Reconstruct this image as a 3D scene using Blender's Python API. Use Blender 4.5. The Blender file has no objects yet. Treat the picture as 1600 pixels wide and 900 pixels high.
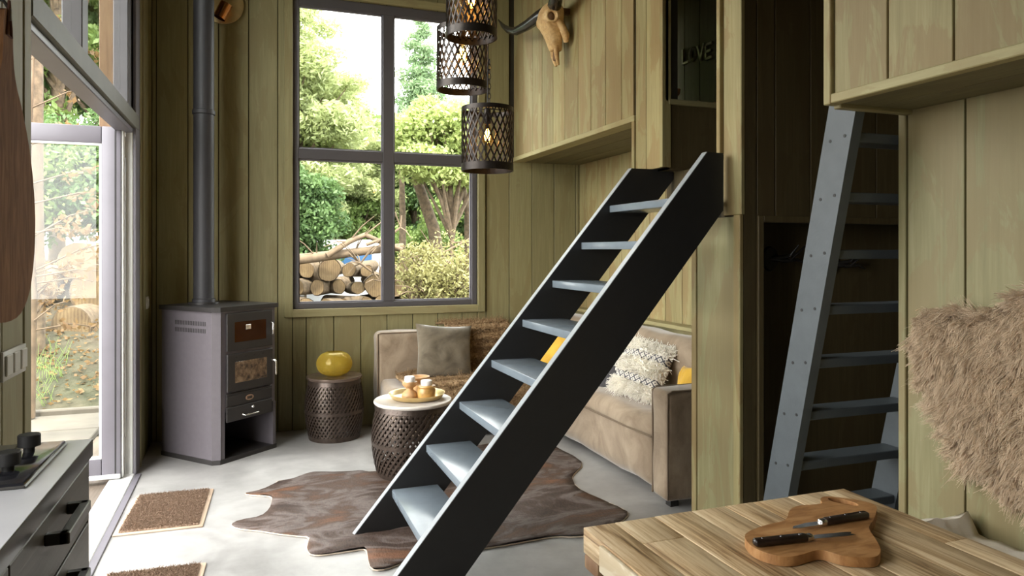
import bpy, bmesh, math, random
import numpy as np
from mathutils import Vector, Matrix, noise as mnoise
random.seed(7); rng = np.random.default_rng(7)
S = bpy.context.scene
C = S.collection
R = math.radians
# ------------------------------------------------------------------ camera
EYE = 1.4; FPX = 1115.0; YH = 392.0; YAW = R(20.2)
cam_d = bpy.data.cameras.new('camera'); cam = bpy.data.objects.new('camera', cam_d); C.objects.link(cam)
cam.location = (0, 0, EYE); cam.rotation_euler = (R(90), 0, -YAW)
cam_d.sensor_width = 36; cam_d.lens = FPX / 1600 * 36; cam_d.shift_y = -(450 - YH) / 1600
cam_d.clip_start = 0.05; cam_d.clip_end = 300
S.camera = cam
# ------------------------------------------------------------------ light
w = bpy.data.worlds.new('sky'); S.world = w; w.use_nodes = True
bg = w.node_tree.nodes['Background']; bg.inputs[0].default_value = (1.0, 1.0, 0.99, 1); bg.inputs[1].default_value = 9.0
sun_d = bpy.data.lights.new('sun', 'SUN'); sun_d.energy = 9.0; sun_d.angle = R(6); sun_d.color = (1, .93, .80)
sun = bpy.data.objects.new('sun', sun_d); C.objects.link(sun)
sun.rotation_euler = Vector((0.03, 0.55, -0.80)).to_track_quat('-Z', 'Y').to_euler()
def portal(name, loc, rot, sx, sy):
    l = bpy.data.lights.new(name, 'AREA'); l.shape = 'RECTANGLE'; l.size = sx; l.size_y = sy
    l.cycles.is_portal = True
    o = bpy.data.objects.new(name, l); C.objects.link(o); o.location = loc; o.rotation_euler = rot
portal('portal_door', (-0.80, 3.85, 1.9), (0, R(-90), 0), 3.8, 2.4)
portal('portal_window', (1.07, 5.95, 2.17), (R(-90), 0, 0), 1.6, 2.5)
portal('portal_kitchen', (-1.35, 0.9, 1.75), (0, R(-90), 0), 1.3, 1.2)
S.view_settings.view_transform = 'Standard'; S.view_settings.look = 'None'
S.view_settings.exposure = 0.35; S.view_settings.gamma = 1.0; S.view_settings.use_curve_mapping = False
S.cycles.max_bounces = 10; S.cycles.diffuse_bounces = 6; S.cycles.transparent_max_bounces = 16
S.cycles.sample_clamp_indirect = 6.0; S.cycles.use_denoising = True

# ------------------------------------------------------------------ helpers
_s, _c = math.sin(YAW), math.cos(YAW)
def ray(px, py):
    u = (px - 800) / FPX
    return (_s + _c*u, _c - _s*u, (YH - py) / FPX)
def fl(px, py, z=0.0):               # a measured photo point on a level plane, in metres
    r = ray(px, py); t = (z - EYE) / r[2]
    return (r[0]*t, r[1]*t)

class B:
    """collects shapes in one bmesh"""
    def __init__(self): self.bm = bmesh.new()
    def box(self, a, b, r=0, seg=2, M=None):
        a, b = Vector(a), Vector(b)
        res = bmesh.ops.create_cube(self.bm, size=1); vs = res['verts']
        c = (a+b)/2; d = b-a
        for v in vs: v.co = Vector((v.co.x*d.x, v.co.y*d.y, v.co.z*d.z)) + c
        if r > 0:
            es = list({e for v in vs for e in v.link_edges})
            out = bmesh.ops.bevel(self.bm, geom=es, offset=r, segments=seg, affect='EDGES', profile=0.5, clamp_overlap=True)
            vs = list({v for f in out['faces'] for v in f.verts} | {v for v in vs if v.is_valid})
        if M is not None:
            for v in vs: v.co = M @ v.co
        return self
    def prism(self, pts, z0, z1, M=None):
        n = len(pts)
        lo = [self.bm.verts.new((p[0], p[1], z0)) for p in pts]; hi = [self.bm.verts.new((p[0], p[1], z1)) for p in pts]
        self.bm.faces.new(list(reversed(lo))); self.bm.faces.new(hi)
        for i in range(n):
            j = (i+1) % n; self.bm.faces.new((lo[i], lo[j], hi[j], hi[i]))
        if M is not None:
            for v in lo+hi: v.co = M @ v.co
        return self
    def tube(self, path, rad, n=10, cap=True, flat=None):
        path = [Vector(p) for p in path]
        if not hasattr(rad, '__len__'): rad = [rad]*len(path)
        rings = []; up = Vector((0, 0, 1)); prev = None
        for i, p in enumerate(path):
            t = (path[min(i+1, len(path)-1)] - path[max(i-1, 0)]).normalized()
            if prev is None:
                a = t.cross(up)
                if a.length < 1e-3: a = t.cross(Vector((1, 0, 0)))
            else: a = prev - t*prev.dot(t)
            a.normalize(); prev = a; b = t.cross(a)
            rings.append([self.bm.verts.new(p + (a*math.cos(2*math.pi*k/n) + b*math.sin(2*math.pi*k/n))*rad[i]) for k in range(n)])
        for r0, r1 in zip(rings, rings[1:]):
            for k in range(n): self.bm.faces.new((r0[k], r0[(k+1)%n], r1[(k+1)%n], r1[k]))
        if cap:
            self.bm.faces.new(list(reversed(rings[0]))); self.bm.faces.new(rings[-1])
        return self
    def lathe(self, prof, n=32, c=(0, 0, 0), sx=1, sy=1, M=None):
        rings = []; allv = []
        for (r, z) in prof:
            if r < 1e-5: v = [self.bm.verts.new((c[0], c[1], c[2]+z))]
            else: v = [self.bm.verts.new((c[0]+r*sx*math.cos(2*math.pi*k/n), c[1]+r*sy*math.sin(2*math.pi*k/n), c[2]+z)) for k in range(n)]
            rings.append(v); allv += v
        for a, b in zip(rings, rings[1:]):
            for k in range(n):
                k2 = (k+1) % n
                if len(a) == 1 and len(b) == 1: continue
                if len(a) == 1: self.bm.faces.new((a[0], b[k2], b[k]))
                elif len(b) == 1: self.bm.faces.new((a[k], a[k2], b[0]))
                else: self.bm.faces.new((a[k], a[k2], b[k2], b[k]))
        if M is not None:
            for v in allv: v.co = M @ v.co
        return self
    def strip(self, pts, wid, nrm, th):
        """flat bar following pts; nrm gives the outward normal at each point"""
        rows = []
        for i, p in enumerate(pts):
            p = Vector(p); t = (Vector(pts[min(i+1, len(pts)-1)]) - Vector(pts[max(i-1, 0)])).normalized()
            nn = Vector(nrm[i]).normalized(); s = t.cross(nn).normalized()*wid/2; o = nn*th/2
            rows.append([self.bm.verts.new(q) for q in (p-s-o, p+s-o, p+s+o, p-s+o)])
        for a, b in zip(rows, rows[1:]):
            for k in range(4): self.bm.faces.new((a[k], a[(k+1)%4], b[(k+1)%4], b[k]))
        self.bm.faces.new(list(reversed(rows[0]))); self.bm.faces.new(rows[-1])
        return self
    def sphere(self, c, r, u=16, v=10, sc=(1, 1, 1)):
        res = bmesh.ops.create_uvsphere(self.bm, u_segments=u, v_segments=v, radius=1)
        for q in res['verts']: q.co = Vector((q.co.x*sc[0]*r+c[0], q.co.y*sc[1]*r+c[1], q.co.z*sc[2]*r+c[2]))
        return self
    def mesh(self, name, smooth=None):
        bmesh.ops.recalc_face_normals(self.bm, faces=self.bm.faces)
        me = bpy.data.meshes.new(name); self.bm.to_mesh(me); self.bm.free()
        if smooth is not None:
            me.polygons.foreach_set('use_smooth', [True]*len(me.polygons)); me.set_sharp_from_angle(angle=R(smooth))
        return me

def put(name, b, mat, parent=None, smooth=None, loc=None, label=None):
    me = b.mesh(name, smooth) if isinstance(b, B) else b
    if mat is not None and not me.materials: me.materials.append(mat)
    o = bpy.data.objects.new(name, me); C.objects.link(o)
    if parent is not None: o.parent = parent
    if loc is not None: o.location = loc
    if label: o['label'] = label
    return o
def tag(o, label, cat, group=None, kind=None):
    o['label'] = label; o['category'] = cat
    if group: o['group'] = group
    if kind: o['kind'] = kind
    return o
def thing(name, label, cat, loc=(0, 0, 0), rz=0, group=None, kind=None):
    o = bpy.data.objects.new(name, None); C.objects.link(o); o.empty_display_size = .1
    o.location = loc; o.rotation_euler = (0, 0, rz)
    return tag(o, label, cat, group, kind)
def struct(name, b, mat, label, cat='wall'):
    return tag(put(name, b, mat), label, cat, kind='structure')
def pymesh(name, verts, faces, smooth=None):
    me = bpy.data.meshes.new(name); me.from_pydata([tuple(v) for v in verts], [], faces); me.update()
    if smooth is not None:
        me.polygons.foreach_set('use_smooth', [True]*len(me.polygons)); me.set_sharp_from_angle(angle=R(smooth))
    return me

# ------------------------------------------------------------------ materials
class N:
    def __init__(self, name):
        self.m = bpy.data.materials.new(name); self.m.use_nodes = True
        self.t = self.m.node_tree; self.p = self.t.nodes['Principled BSDF']
    def n(self, typ, **kw):
        k = self.t.nodes.new(typ)
        for a, v in kw.items(): setattr(k, a, v)
        return k
    def l(self, a, b): self.t.links.new(a, b)
    def pos(self, scale=(1, 1, 1), rnd=0.0, obj=False):
        """world (or object) position, stretched, with an offset of its own per object"""
        if obj: src = self.n('ShaderNodeTexCoord').outputs['Object']
        else: src = self.n('ShaderNodeNewGeometry').outputs['Position']
        mp = self.n('ShaderNodeMapping'); mp.inputs['Scale'].default_value = scale; self.l(src, mp.inputs['Vector'])
        if rnd:
            oi = self.n('ShaderNodeObjectInfo'); mu = self.n('ShaderNodeMath', operation='MULTIPLY'); mu.inputs[1].default_value = rnd
            self.l(oi.outputs['Random'], mu.inputs[0]); self.l(mu.outputs[0], mp.inputs['Location'])
        return mp.outputs[0]
    def noise(self, vec, scale=5, detail=4, rough=.55, dist=0.0):
        k = self.n('ShaderNodeTexNoise'); k.inputs['Scale'].default_value = scale; k.inputs['Detail'].default_value = detail
        k.inputs['Roughness'].default_value = rough; k.inputs['Distortion'].default_value = dist
        self.l(vec, k.inputs['Vector']); return k.outputs['Fac']
    def ramp(self, fac, stops, interp='LINEAR'):
        k = self.n('ShaderNodeValToRGB'); k.color_ramp.interpolation = interp; e = k.color_ramp.elements
        while len(e) < len(stops): e.new(0.5)
        for q, (p, c) in zip(e, stops): q.position = p; q.color = (*c, 1)
        self.l(fac, k.inputs[0]); return k.outputs[0]
    def mix(self, fac, a, b, mode='MIX'):
        k = self.n('ShaderNodeMix', data_type='RGBA', blend_type=mode)
        for i, v in ((0, fac), (6, a), (7, b)):
            if hasattr(v, 'is_linked') or hasattr(v, 'links'): self.l(v, k.inputs[i])
            elif isinstance(v, (int, float)): k.inputs[i].default_value = v
            else: k.inputs[i].default_value = (*v, 1)
        return k.outputs[2]
    def bump(self, h, strength=.3, dist=.01):
        k = self.n('ShaderNodeBump'); k.inputs['Strength'].default_value = strength; k.inputs['Distance'].default_value = dist
        self.l(h, k.inputs['Height']); self.l(k.outputs[0], self.p.inputs['Normal'])
    def set(self, **kw):
        for a, v in kw.items():
            i = self.p.inputs[a.replace('_', ' ')]
            if hasattr(v, 'links'): self.l(v, i)
            elif isinstance(v, tuple) and len(v) == 3: i.default_value = (*v, 1)
            else: i.default_value = v
        return self
def plain(name, col, rough=.5, metal=0.0, var=.12, scale=8, bump=0.0, **kw):
    k = N(name); f = k.noise(k.pos(), scale, 5)
    c = k.ramp(f, [(.3, tuple(x*(1-var) for x in col)), (.7, tuple(min(1, x*(1+var)) for x in col))])
    k.set(Base_Color=c, Roughness=rough, Metallic=metal, **kw)
    if bump: k.bump(k.noise(k.pos(), scale*12, 4), bump, .004)
    return k.m
def paintwood(name, a, b, c, stain, axis='z', amount=.5, rough=.62):
    """brushed, stained plywood: grain along an axis, blotchy wear, each board a little different"""
    k = N(name)
    sc = {'z': (22, 22, 1.1), 'y': (22, 1.1, 22), 'x': (1.1, 22, 22)}[axis]
    sb = {'z': (5, 5, 1.3), 'y': (5, 1.3, 5), 'x': (1.3, 5, 5)}[axis]
    g = k.noise(k.pos(sc, 37), 2.2, 6, .62, .6)
    bl = k.noise(k.pos(sb, 53), 1.0, 5, .6, 1.4)
    col = k.ramp(g, [(.25, a), (.52, b), (.8, c)])
    st = k.ramp(bl, [(.56-amount*.12, (0, 0, 0)), (.585-amount*.12, (.6, .6, .6)), (.75, (.9, .9, .9))])
    col = k.mix(st, col, stain)
    oi = k.n('ShaderNodeObjectInfo'); h = k.n('ShaderNodeHueSaturation')
    mr = k.n('ShaderNodeMapRange'); mr.inputs[3].default_value = .88; mr.inputs[4].default_value = 1.12
    k.l(oi.outputs['Random'], mr.inputs[0]); k.l(mr.outputs[0], h.inputs['Value']); k.l(col, h.inputs['Color'])
    k.set(Base_Color=h.outputs[0], Roughness=rough); k.bump(g, .25, .003)
    return k.m
M = {}
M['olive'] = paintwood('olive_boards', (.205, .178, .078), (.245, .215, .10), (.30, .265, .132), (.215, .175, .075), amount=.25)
M['olive_lit'] = paintwood('olive_boards_lit_worn', (.25, .208, .085), (.305, .255, .112), (.39, .335, .165), (.25, .168, .066), amount=.7)  # lighter copy of the olive boards, light put into the colour; blotches are wear
M['olive_green'] = paintwood('olive_green_boards', (.205, .182, .080), (.25, .224, .105), (.32, .292, .155), (.235, .18, .08), amount=.5)
M['olive_y'] = paintwood('olive_trim', (.27, .235, .105), (.33, .285, .135), (.39, .345, .175), (.29, .235, .105), axis='y', amount=.3)
M['olive_shaded'] = paintwood('olive_boards_shaded', (.105, .088, .038), (.135, .115, .05), (.17, .145, .068), (.115, .09, .038), axis='y', amount=.3)  # same boards darkened, so the shade under the soffits is in the colour
M['olive_x'] = paintwood('olive_trim_cross', (.25, .215, .10), (.30, .26, .125), (.35, .305, .15), (.26, .21, .10), axis='x', amount=.3)
M['olive_unlit'] = paintwood('olive_boards_unlit', (.075, .055, .022), (.10, .074, .030), (.13, .098, .042), (.085, .058, .022), amount=.3)  # olive boards again, with the shade of recess and landing painted in
M['gap'] = plain('board_backing', (.03, .025, .013), .9)
M['plaster'] = plain('plain_shell', (.30, .27, .17), .9)
def concrete():
    k = N('polished_concrete'); p = k.pos()
    a = k.noise(p, 1.7, 8, .62, .8); b = k.noise(p, 9, 6, .6)
    c = k.ramp(a, [(.30, (.19, .185, .175)), (.5, (.30, .292, .278)), (.68, (.40, .392, .375))])
    c = k.mix(.25, c, k.ramp(b, [(.3, (.25, .24, .225)), (.7, (.5, .49, .47))]))
    k.set(Base_Color=c, Roughness=k.ramp(a, [(.3, (.30,)*3), (.7, (.48,)*3)])); k.bump(b, .05, .004); return k.m
M['concrete'] = concrete()
M['frame'] = plain('window_frame_grey', (.085, .078, .082), .45, var=.06)
M['door_grey'] = plain('door_frame_grey', (.155, .145, .165), .4, var=.05)
M['white_jamb'] = plain('white_jamb', (.62, .62, .60), .45, var=.03)
M['transom'] = plain('transom_paint', (.12, .115, .085), .55)
def glass(name, col=(1, 1, 1), spec=.5):
    m = bpy.data.materials.new(name); m.use_nodes = True; t = m.node_tree; t.nodes.clear()
    o = t.nodes.new('ShaderNodeOutputMaterial'); mx = t.nodes.new('ShaderNodeMixShader'); tr = t.nodes.new('ShaderNodeBsdfTransparent')
    gl = t.nodes.new('ShaderNodeBsdfGlossy'); lw = t.nodes.new('ShaderNodeLayerWeight'); lw.inputs[0].default_value = .5
    pw = t.nodes.new('ShaderNodeMath'); pw.operation = 'POWER'; pw.inputs[1].default_value = 5.0
    ma = t.nodes.new('ShaderNodeMath'); ma.operation = 'MULTIPLY_ADD'; ma.inputs[1].default_value = .55; ma.inputs[2].default_value = .025
    tr.inputs[0].default_value = (*col, 1); gl.inputs['Roughness'].default_value = .01
    t.links.new(lw.outputs['Facing'], pw.inputs[0]); t.links.new(pw.outputs[0], ma.inputs[0]); t.links.new(ma.outputs[0], mx.inputs[0])
    t.links.new(tr.outputs[0], mx.inputs[1]); t.links.new(gl.outputs[0], mx.inputs[2]); t.links.new(mx.outputs[0], o.inputs[0])
    return m
M['glass'] = glass('clear_glass', (.97, .985, .975))
M['amber_pane'] = glass('amber_oven_glass', (.45, .26, .03))
M['stove'] = plain('stove_steel', (.115, .102, .112), .42, .1, var=.06, scale=30, bump=.08)
M['stove_dark'] = plain('stove_cast', (.030, .027, .026), .45, .2, var=.1)
M['pipe'] = plain('flue_paint', (.030, .029, .032), .55, .0, var=.08)
M['black'] = plain('matt_black', (.012, .011, .010), .6)
M['chrome'] = plain('chrome', (.75, .74, .72), .18, 1.0, var=.03)
M['brass'] = plain('brass', (.66, .50, .24), .3, .75, var=.12, scale=15)
M['stair'] = plain('stair_charcoal', (.017, .0165, .0165), .5, var=.08, scale=20, bump=.05)
M['stair_edge'] = plain('stair_edge_lit', (.30, .32, .33), .42, var=.06, scale=25, bump=.05)
M['tread'] = plain('tread_grey_blue', (.16, .19, .215), .26, var=.10, scale=6, bump=.05)
M['ladder'] = plain('ladder_grey_blue', (.075, .087, .094), .5, var=.12, scale=10, bump=.1)
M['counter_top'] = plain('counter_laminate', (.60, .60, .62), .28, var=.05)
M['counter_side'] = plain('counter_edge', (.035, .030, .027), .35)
M['cabinet'] = paintwood('cabinet_veneer', (.075, .063, .05), (.10, .085, .068), (.13, .11, .088), (.08, .066, .05), axis='y', amount=.2, rough=.45)
M['handle'] = plain('handle_metal', (.09, .085, .078), .35, .6)
M['hob'] = plain('hob_glass', (.02, .02, .024), .10, var=.02)
M['white_plastic'] = plain('white_plastic', (.62, .60, .54), .4, var=.03)
M['bark'] = plain('bark', (.105, .075, .046), .9, var=.5, scale=14, bump=.8)
M['wicker'] = plain('dark_metal_lattice', (.060, .043, .033), .34, .55, var=.35, scale=40)
M['drum_top'] = plain('drum_top', (.16, .115, .09), .25, .5, var=.15)
M['drum_glare'] = plain('drum_top_glare', (.70, .65, .58), .25, .0, var=.12)  # pale base colour carries the window's reflection on the table top
M['lamp'] = plain('lamp_metal', (.035, .028, .024), .4, .7, var=.3, scale=30)
M['horn'] = plain('horn', (.022, .019, .017), .25, var=.3, scale=20)
M['shadow_hole'] = plain('socket_shade', (.16, .085, .035), .8)  # dark brown paints the shade inside sockets and nose; hanger shares it
M['candle'] = plain('candle_wax', (.80, .79, .76), .45, var=.03)
M['turned'] = plain('turned_wood', (.50, .29, .13), .5, var=.2, scale=25)
M['amber_pot'] = plain('amber_pot', (.46, .26, .08), .3, var=.3, scale=30)
def bone():
    k = N('old_bone'); a = k.noise(k.pos(), 9, 7, .65, .4); b = k.noise(k.pos(), 60, 4)
    k.set(Base_Color=k.mix(k.ramp(b, [(.45, (0,)*3), (.75, (.5,)*3)]), k.ramp(a, [(.25, (.36, .20, .065)), (.5, (.58, .38, .16)), (.75, (.72, .54, .28))]), (.25, .13, .05)), Roughness=.7)
    k.bump(b, .4, .006); return k.m
M['bone'] = bone()
def velvet(name, a, b, sheen=.5, sc=3.5):
    k = N(name); f = k.noise(k.pos(), sc, 6, .62, 1.2); g = k.noise(k.pos(), 160, 2)
    k.set(Base_Color=k.ramp(f, [(.28, a), (.7, b)]), Roughness=.85, Sheen_Weight=sheen, Sheen_Roughness=.4); k.bump(g, .15, .003); return k.m
M['sofa'] = velvet('taupe_velvet', (.17, .118, .072), (.37, .285, .195))
M['cushion_grey'] = velvet('greige_cushion', (.075, .058, .036), (.185, .15, .10), sc=6)
M['mustard'] = velvet('mustard_velvet', (.50, .27, .02), (.72, .43, .05), .3)
M['charcoal_cushion'] = velvet('charcoal_velvet', (.025, .024, .026), (.06, .056, .058), .3)
M['cream_cloth'] = plain('cream_cloth', (.72, .66, .56), .9, bump=.3)
M['piping'] = plain('sofa_piping', (.16, .115, .075), .9)
def tablewood():
    k = N('reclaimed_teak'); g = k.noise(k.pos((30, 1.3, 30), 91), 1.5, 8, .68, 1.4); bl = k.noise(k.pos((5, 1.2, 5), 47), 1.1, 5, .6, 1.2)
    c = k.ramp(g, [(.32, (.10, .05, .018)), (.42, (.32, .19, .085)), (.52, (.56, .39, .21)), (.68, (.76, .61, .40))])
    c = k.mix(k.ramp(bl, [(.42, (0,)*3), (.62, (.75,)*3)]), c, k.ramp(g, [(.3, (.42, .27, .13)), (.45, (.66, .5, .29)), (.7, (.86, .74, .53))]))
    k.set(Base_Color=c, Roughness=.42); k.bump(g, .3, .002); return k.m
M['table'] = tablewood()
M['table_side_lit'] = paintwood('door_lit_wood', (.55, .46, .31), (.66, .57, .41), (.74, .66, .5), (.5, .38, .22), axis='y', amount=.2)  # pale tone puts the door's light into the wood of the table side
M['rough_block'] = paintwood('rough_block', (.12, .065, .03), (.25, .15, .075), (.4, .27, .15), (.18, .09, .04), amount=.4)
def boardwood(name, a, b, c, sc):
    k = N(name); g = k.noise(k.pos(sc, 17), 2, 7, .6, 1.0)
    k.set(Base_Color=k.ramp(g, [(.3, a), (.5, b), (.72, c)]), Roughness=.5); k.bump(g, .15, .002); return k.m
M['board'] = boardwood('chopping_board_wood', (.25, .105, .03), (.40, .195, .068), (.52, .29, .12), (6, 20, 10))
M['hung_board'] = boardwood('dark_board_wood', (.125, .056, .022), (.195, .092, .04), (.27, .135, .062), (20, 20, 3))
for n_ in M['hung_board'].node_tree.nodes:
    if n_.type == 'BSDF_PRINCIPLED': n_.inputs['Roughness'].default_value = .85; n_.inputs['Specular IOR Level'].default_value = .15
M['steel'] = plain('knife_steel', (.55, .54, .53), .25, 1.0, var=.1, scale=40)
M['knife_handle'] = plain('knife_handle', (.020, .011, .008), .3, var=.4, scale=60)
def hide():
    k = N('cowhide'); p = k.pos((1, 2.4, 1)); a = k.noise(p, 1.5, 7, .6, 1.0); b = k.noise(k.pos((30, 8, 30)), 4, 5, .7)
    c = k.ramp(a, [(.30, (.014, .008, .006)), (.42, (.05, .032, .024)), (.49, (.155, .13, .12)), (.56, (.06, .036, .024)), (.68, (.16, .066, .028))])
    k.set(Base_Color=k.mix(.28, c, k.ramp(b, [(.3, (.018, .011, .008)), (.7, (.16, .105, .078))])), Roughness=.65, Specular_IOR_Level=.25)
    k.bump(b, .5, .006); return k.m
M['hide'] = hide()
M['hide_edge'] = plain('hide_raw_edge', (.62, .52, .40), .8)
def coir():
    k = N('coir'); f = k.noise(k.pos(), 130, 3, .7)
    k.set(Base_Color=k.ramp(f, [(.32, (.11, .065, .038)), (.5, (.29, .19, .125)), (.7, (.50, .36, .26))]), Roughness=.95); k.bump(f, 1.0, .012); return k.m
M['coir'] = coir(); M['mat_edge'] = plain('mat_edge', (.46, .34, .24), .8)
def leafm(name, a, b):
    k = N(name); oi = k.noise(k.pos(), 3.0, 3); k.set(Base_Color=k.ramp(oi, [(.3, a), (.7, b)]), Roughness=.6)
    # thin leaves let some light through
    t = k.n('ShaderNodeBsdfTranslucent'); t.inputs[0].default_value = (*[x*1.1 for x in b], 1); mx = k.n('ShaderNodeMixShader'); mx.inputs[0].default_value = .35
    out = [n for n in k.t.nodes if n.type == 'OUTPUT_MATERIAL'][0]
    k.l(k.p.outputs[0], mx.inputs[1]); k.l(t.outputs[0], mx.inputs[2]); k.l(mx.outputs[0], out.inputs[0]); return k.m
M['leaf_pine'] = leafm('pine_needles', (.21, .25, .11), (.42, .47, .22))
M['leaf_dark'] = leafm('dark_leaves', (.05, .10, .035), (.12, .20, .065))
M['leaf_mid'] = leafm('mid_leaves', (.10, .165, .045), (.22, .30, .085))
M['leaf_light'] = leafm('light_leaves', (.22, .29, .09), (.40, .46, .17))
M['leaf_spruce'] = leafm('spruce_needles', (.10, .17, .085), (.21, .30, .15))
M['leaf_autumn'] = leafm('autumn_leaves', (.12, .06, .018), (.22, .14, .055))
M['leaf_yellow'] = leafm('yellowing_leaves', (.15, .15, .05), (.29, .27, .11))
def logend():
    k = N('log_end'); tc = k.n('ShaderNodeTexCoord'); wv = k.n('ShaderNodeTexWave', wave_type='RINGS', rings_direction='Z')
    wv.inputs['Scale'].default_value = 9; wv.inputs['Distortion'].default_value = 3; k.l(tc.outputs['Object'], wv.inputs[0])
    f = k.noise(k.pos(), 6, 4)
    c = k.mix(.35, k.ramp(f, [(.3, (.055, .032, .014)), (.55, (.12, .078, .034)), (.75, (.20, .145, .072))]), k.ramp(wv.outputs[1], [(0, (.06, .032, .013)), (1, (.18, .13, .068))]))
    k.set(Base_Color=c, Roughness=.85); return k.m
M['log_end'] = logend()
M['branch'] = plain('bare_branch', (.125, .088, .055), .9, var=.3)
def groundm():
    k = N('forest_ground'); a = k.noise(k.pos(), .6, 6); b = k.noise(k.pos(), 9, 6, .7)
    c = k.mix(.5, k.ramp(a, [(.35, (.028, .04, .012)), (.5, (.055, .042, .024)), (.65, (.075, .06, .038))]), k.ramp(b, [(.3, (.022, .02, .01)), (.7, (.095, .076, .05))]))
    k.set(Base_Color=c, Roughness=.95); k.bump(b, .8, .05); return k.m
M['ground'] = groundm()
M['paving'] = plain('paving_stone', (.085, .073, .057), .85, var=.2, scale=4, bump=.3)
M['deck'] = paintwood('deck_wood', (.09, .07, .05), (.13, .10, .075), (.16, .13, .095), (.09, .065, .042), axis='y', amount=.3)
M['timber'] = boardwood('porch_timber', (.13, .065, .024), (.20, .112, .046), (.25, .155, .072), (12, 12, 1))
M['van'] = plain('van_paint', (.78, .80, .84), .25, var=.02)
M['van_glass'] = plain('van_glass', (.05, .12, .25), .1)
M['rubber'] = plain('rubber', (.02, .02, .02), .8)
M['letter'] = plain('letter_metal', (.62, .55, .38), .4, .3, var=.3, scale=30)
def emitm(name, col, st):
    k = N(name); k.set(Base_Color=col, Emission_Color=col, Emission_Strength=st, Roughness=.3); return k.m
M['filament'] = emitm('glowing_filament', (1, .55, .16), 60)
M['bulb'] = glass('amber_bulb_glass', (1, .80, .45))
def amberglass():
    m = glass('amber_vase_glass', (.96, .90, .60)); t = m.node_tree; o = [n for n in t.nodes if n.type == 'OUTPUT_MATERIAL'][0]
    mx = [n for n in t.nodes if n.type == 'MIX_SHADER'][0]; df = t.nodes.new('ShaderNodeBsdfDiffuse'); df.inputs[0].default_value = (.58, .46, .09, 1)
    m2 = t.nodes.new('ShaderNodeMixShader'); m2.inputs[0].default_value = .20; t.links.new(mx.outputs[0], m2.inputs[1]); t.links.new(df.outputs[0], m2.inputs[2]); t.links.new(m2.outputs[0], o.inputs[0])
    return m
M['amber'] = amberglass()

# ------------------------------------------------------------------ the room: coordinates in metres, camera at x=y=0
XL, XR, YB, XN, YS = -0.67, 2.15, 5.80, 2.776, 3.43      # left wall, right-hand plane, back wall, niche back, landing side wall
ZC = 4.35
def planks(parent, axis, plane, out, cuts, z0, z1, mat, th=.016, gap=.006):
    """boards side by side on a wall plane; axis is the direction they are laid out in, out the facing (+1/-1)"""
    for a, b in zip(cuts, cuts[1:]):
        if b - a < .012: continue
        lo, hi = a+gap/2, b-gap/2
        p0, p1 = sorted((plane, plane+out*th))
        bb = B()
        if axis == 'x': bb.box((lo, p0, z0), (hi, p1, z1), .002, 1)
        else: bb.box((p0, lo, z0), (p1, hi, z1), .002, 1)
        put('plank', bb, mat, parent)
def cutlist(a, b, off, pitch=.2115):
    k0 = math.ceil((a-off)/pitch + .02); out = [a]
    while off + k0*pitch < b - .01: out.append(off + k0*pitch); k0 += 1
    return out + [b]

struct('floor', B().box((-.70, -2.2, -.12), (3.6, 6.0, 0)).box((-1.2, -2.2, -.12), (-.70, 2.3, 0)), M['concrete'], 'grey polished concrete floor with cloudy patches', 'floor')
cl = B().box((-1.4, -2.3, ZC), (3.7, 6.1, ZC+.12))
struct('ceiling', cl, M['plaster'], 'high ceiling of the cabin above the photo', 'ceiling')
# back wall with the big window
wx0, wx1, wz0, wz1 = .315, 1.82, .945, 3.40
wb = B()
T = .016
wb.box((-.8, YB+T, 0), (wx0, YB+.16, ZC)).box((wx1, YB+T, 0), (2.40, YB+.16, ZC)).box((3.0, YB+T, 0), (3.6, YB+.16, ZC)).box((2.40, YB+T, 0), (3.0, YB+.16, 2.7)).box((2.40, YB+T, 3.4), (3.0, YB+.16, ZC)).box((wx0, YB+T, 0), (wx1, YB+.16, wz0)).box((wx0, YB+T, wz1), (wx1, YB+.16, ZC))  # includes an unseen opening behind the loft, added to brighten its inside
wall_back = struct('wall_back', wb, M['gap'], 'olive vertical board wall around the big window')
cs = cutlist(-.67, XN, .417)
full = [c for c in cs if c <= wx0]+[wx0]
planks(wall_back, 'x', YB+T, -1, full, 0, ZC, M['olive'])
planks(wall_back, 'x', YB+T, -1, [wx1]+[c for c in cs if wx1 < c < 2.3], 0, ZC, M['olive'])
planks(wall_back, 'x', YB+T, -1, [max(c for c in cs if c < 2.3)]+[c for c in cs if c > 2.3], 0, 2.18, M['olive'])
mid = [wx0]+[c for c in cs if wx0 < c < wx1]+[wx1]
planks(wall_back, 'x', YB+T, -1, mid, 0, wz0, M['olive']); planks(wall_back, 'x', YB+T, -1, mid, wz1, ZC, M['olive'])
cas = thing('trim_1', 'flat olive casing framing the big window', 'trim', kind='structure')
cw = .062
for a, b, m in (((wx0-cw, YB-.025, wz0-cw), (wx0, YB, wz1+cw), 'olive'), ((wx1, YB-.025, wz0-cw), (wx1+cw, YB, wz1+cw), 'olive'), ((wx0, YB-.025, wz0-cw), (wx1, YB, wz0), 'olive_x'), ((wx0, YB-.025, wz1), (wx1, YB, wz1+cw), 'olive_x')):
    put('casing', B().box(a, b, .003, 1), M[m], cas)
win = thing('window_1', 'tall four-pane window with dark grey frame looking onto the log pile', 'window', kind='structure')
fy0, fy1 = YB+.012, YB+.085
mx0, mx1, tz0, tz1 = 1.020, 1.112, 2.122, 2.207
fw = .045
for a, b in (((wx0, fy0, wz0), (wx0+fw, fy1, wz1)), ((wx1-fw, fy0, wz0), (wx1, fy1, wz1)), ((wx0+fw, fy0, wz0), (wx1-fw, fy1, wz0+fw)), ((wx0+fw, fy0, wz1-.075), (wx1-fw, fy1, wz1))):
    put('frame', B().box(a, b, .004, 1), M['frame'], win)
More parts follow.
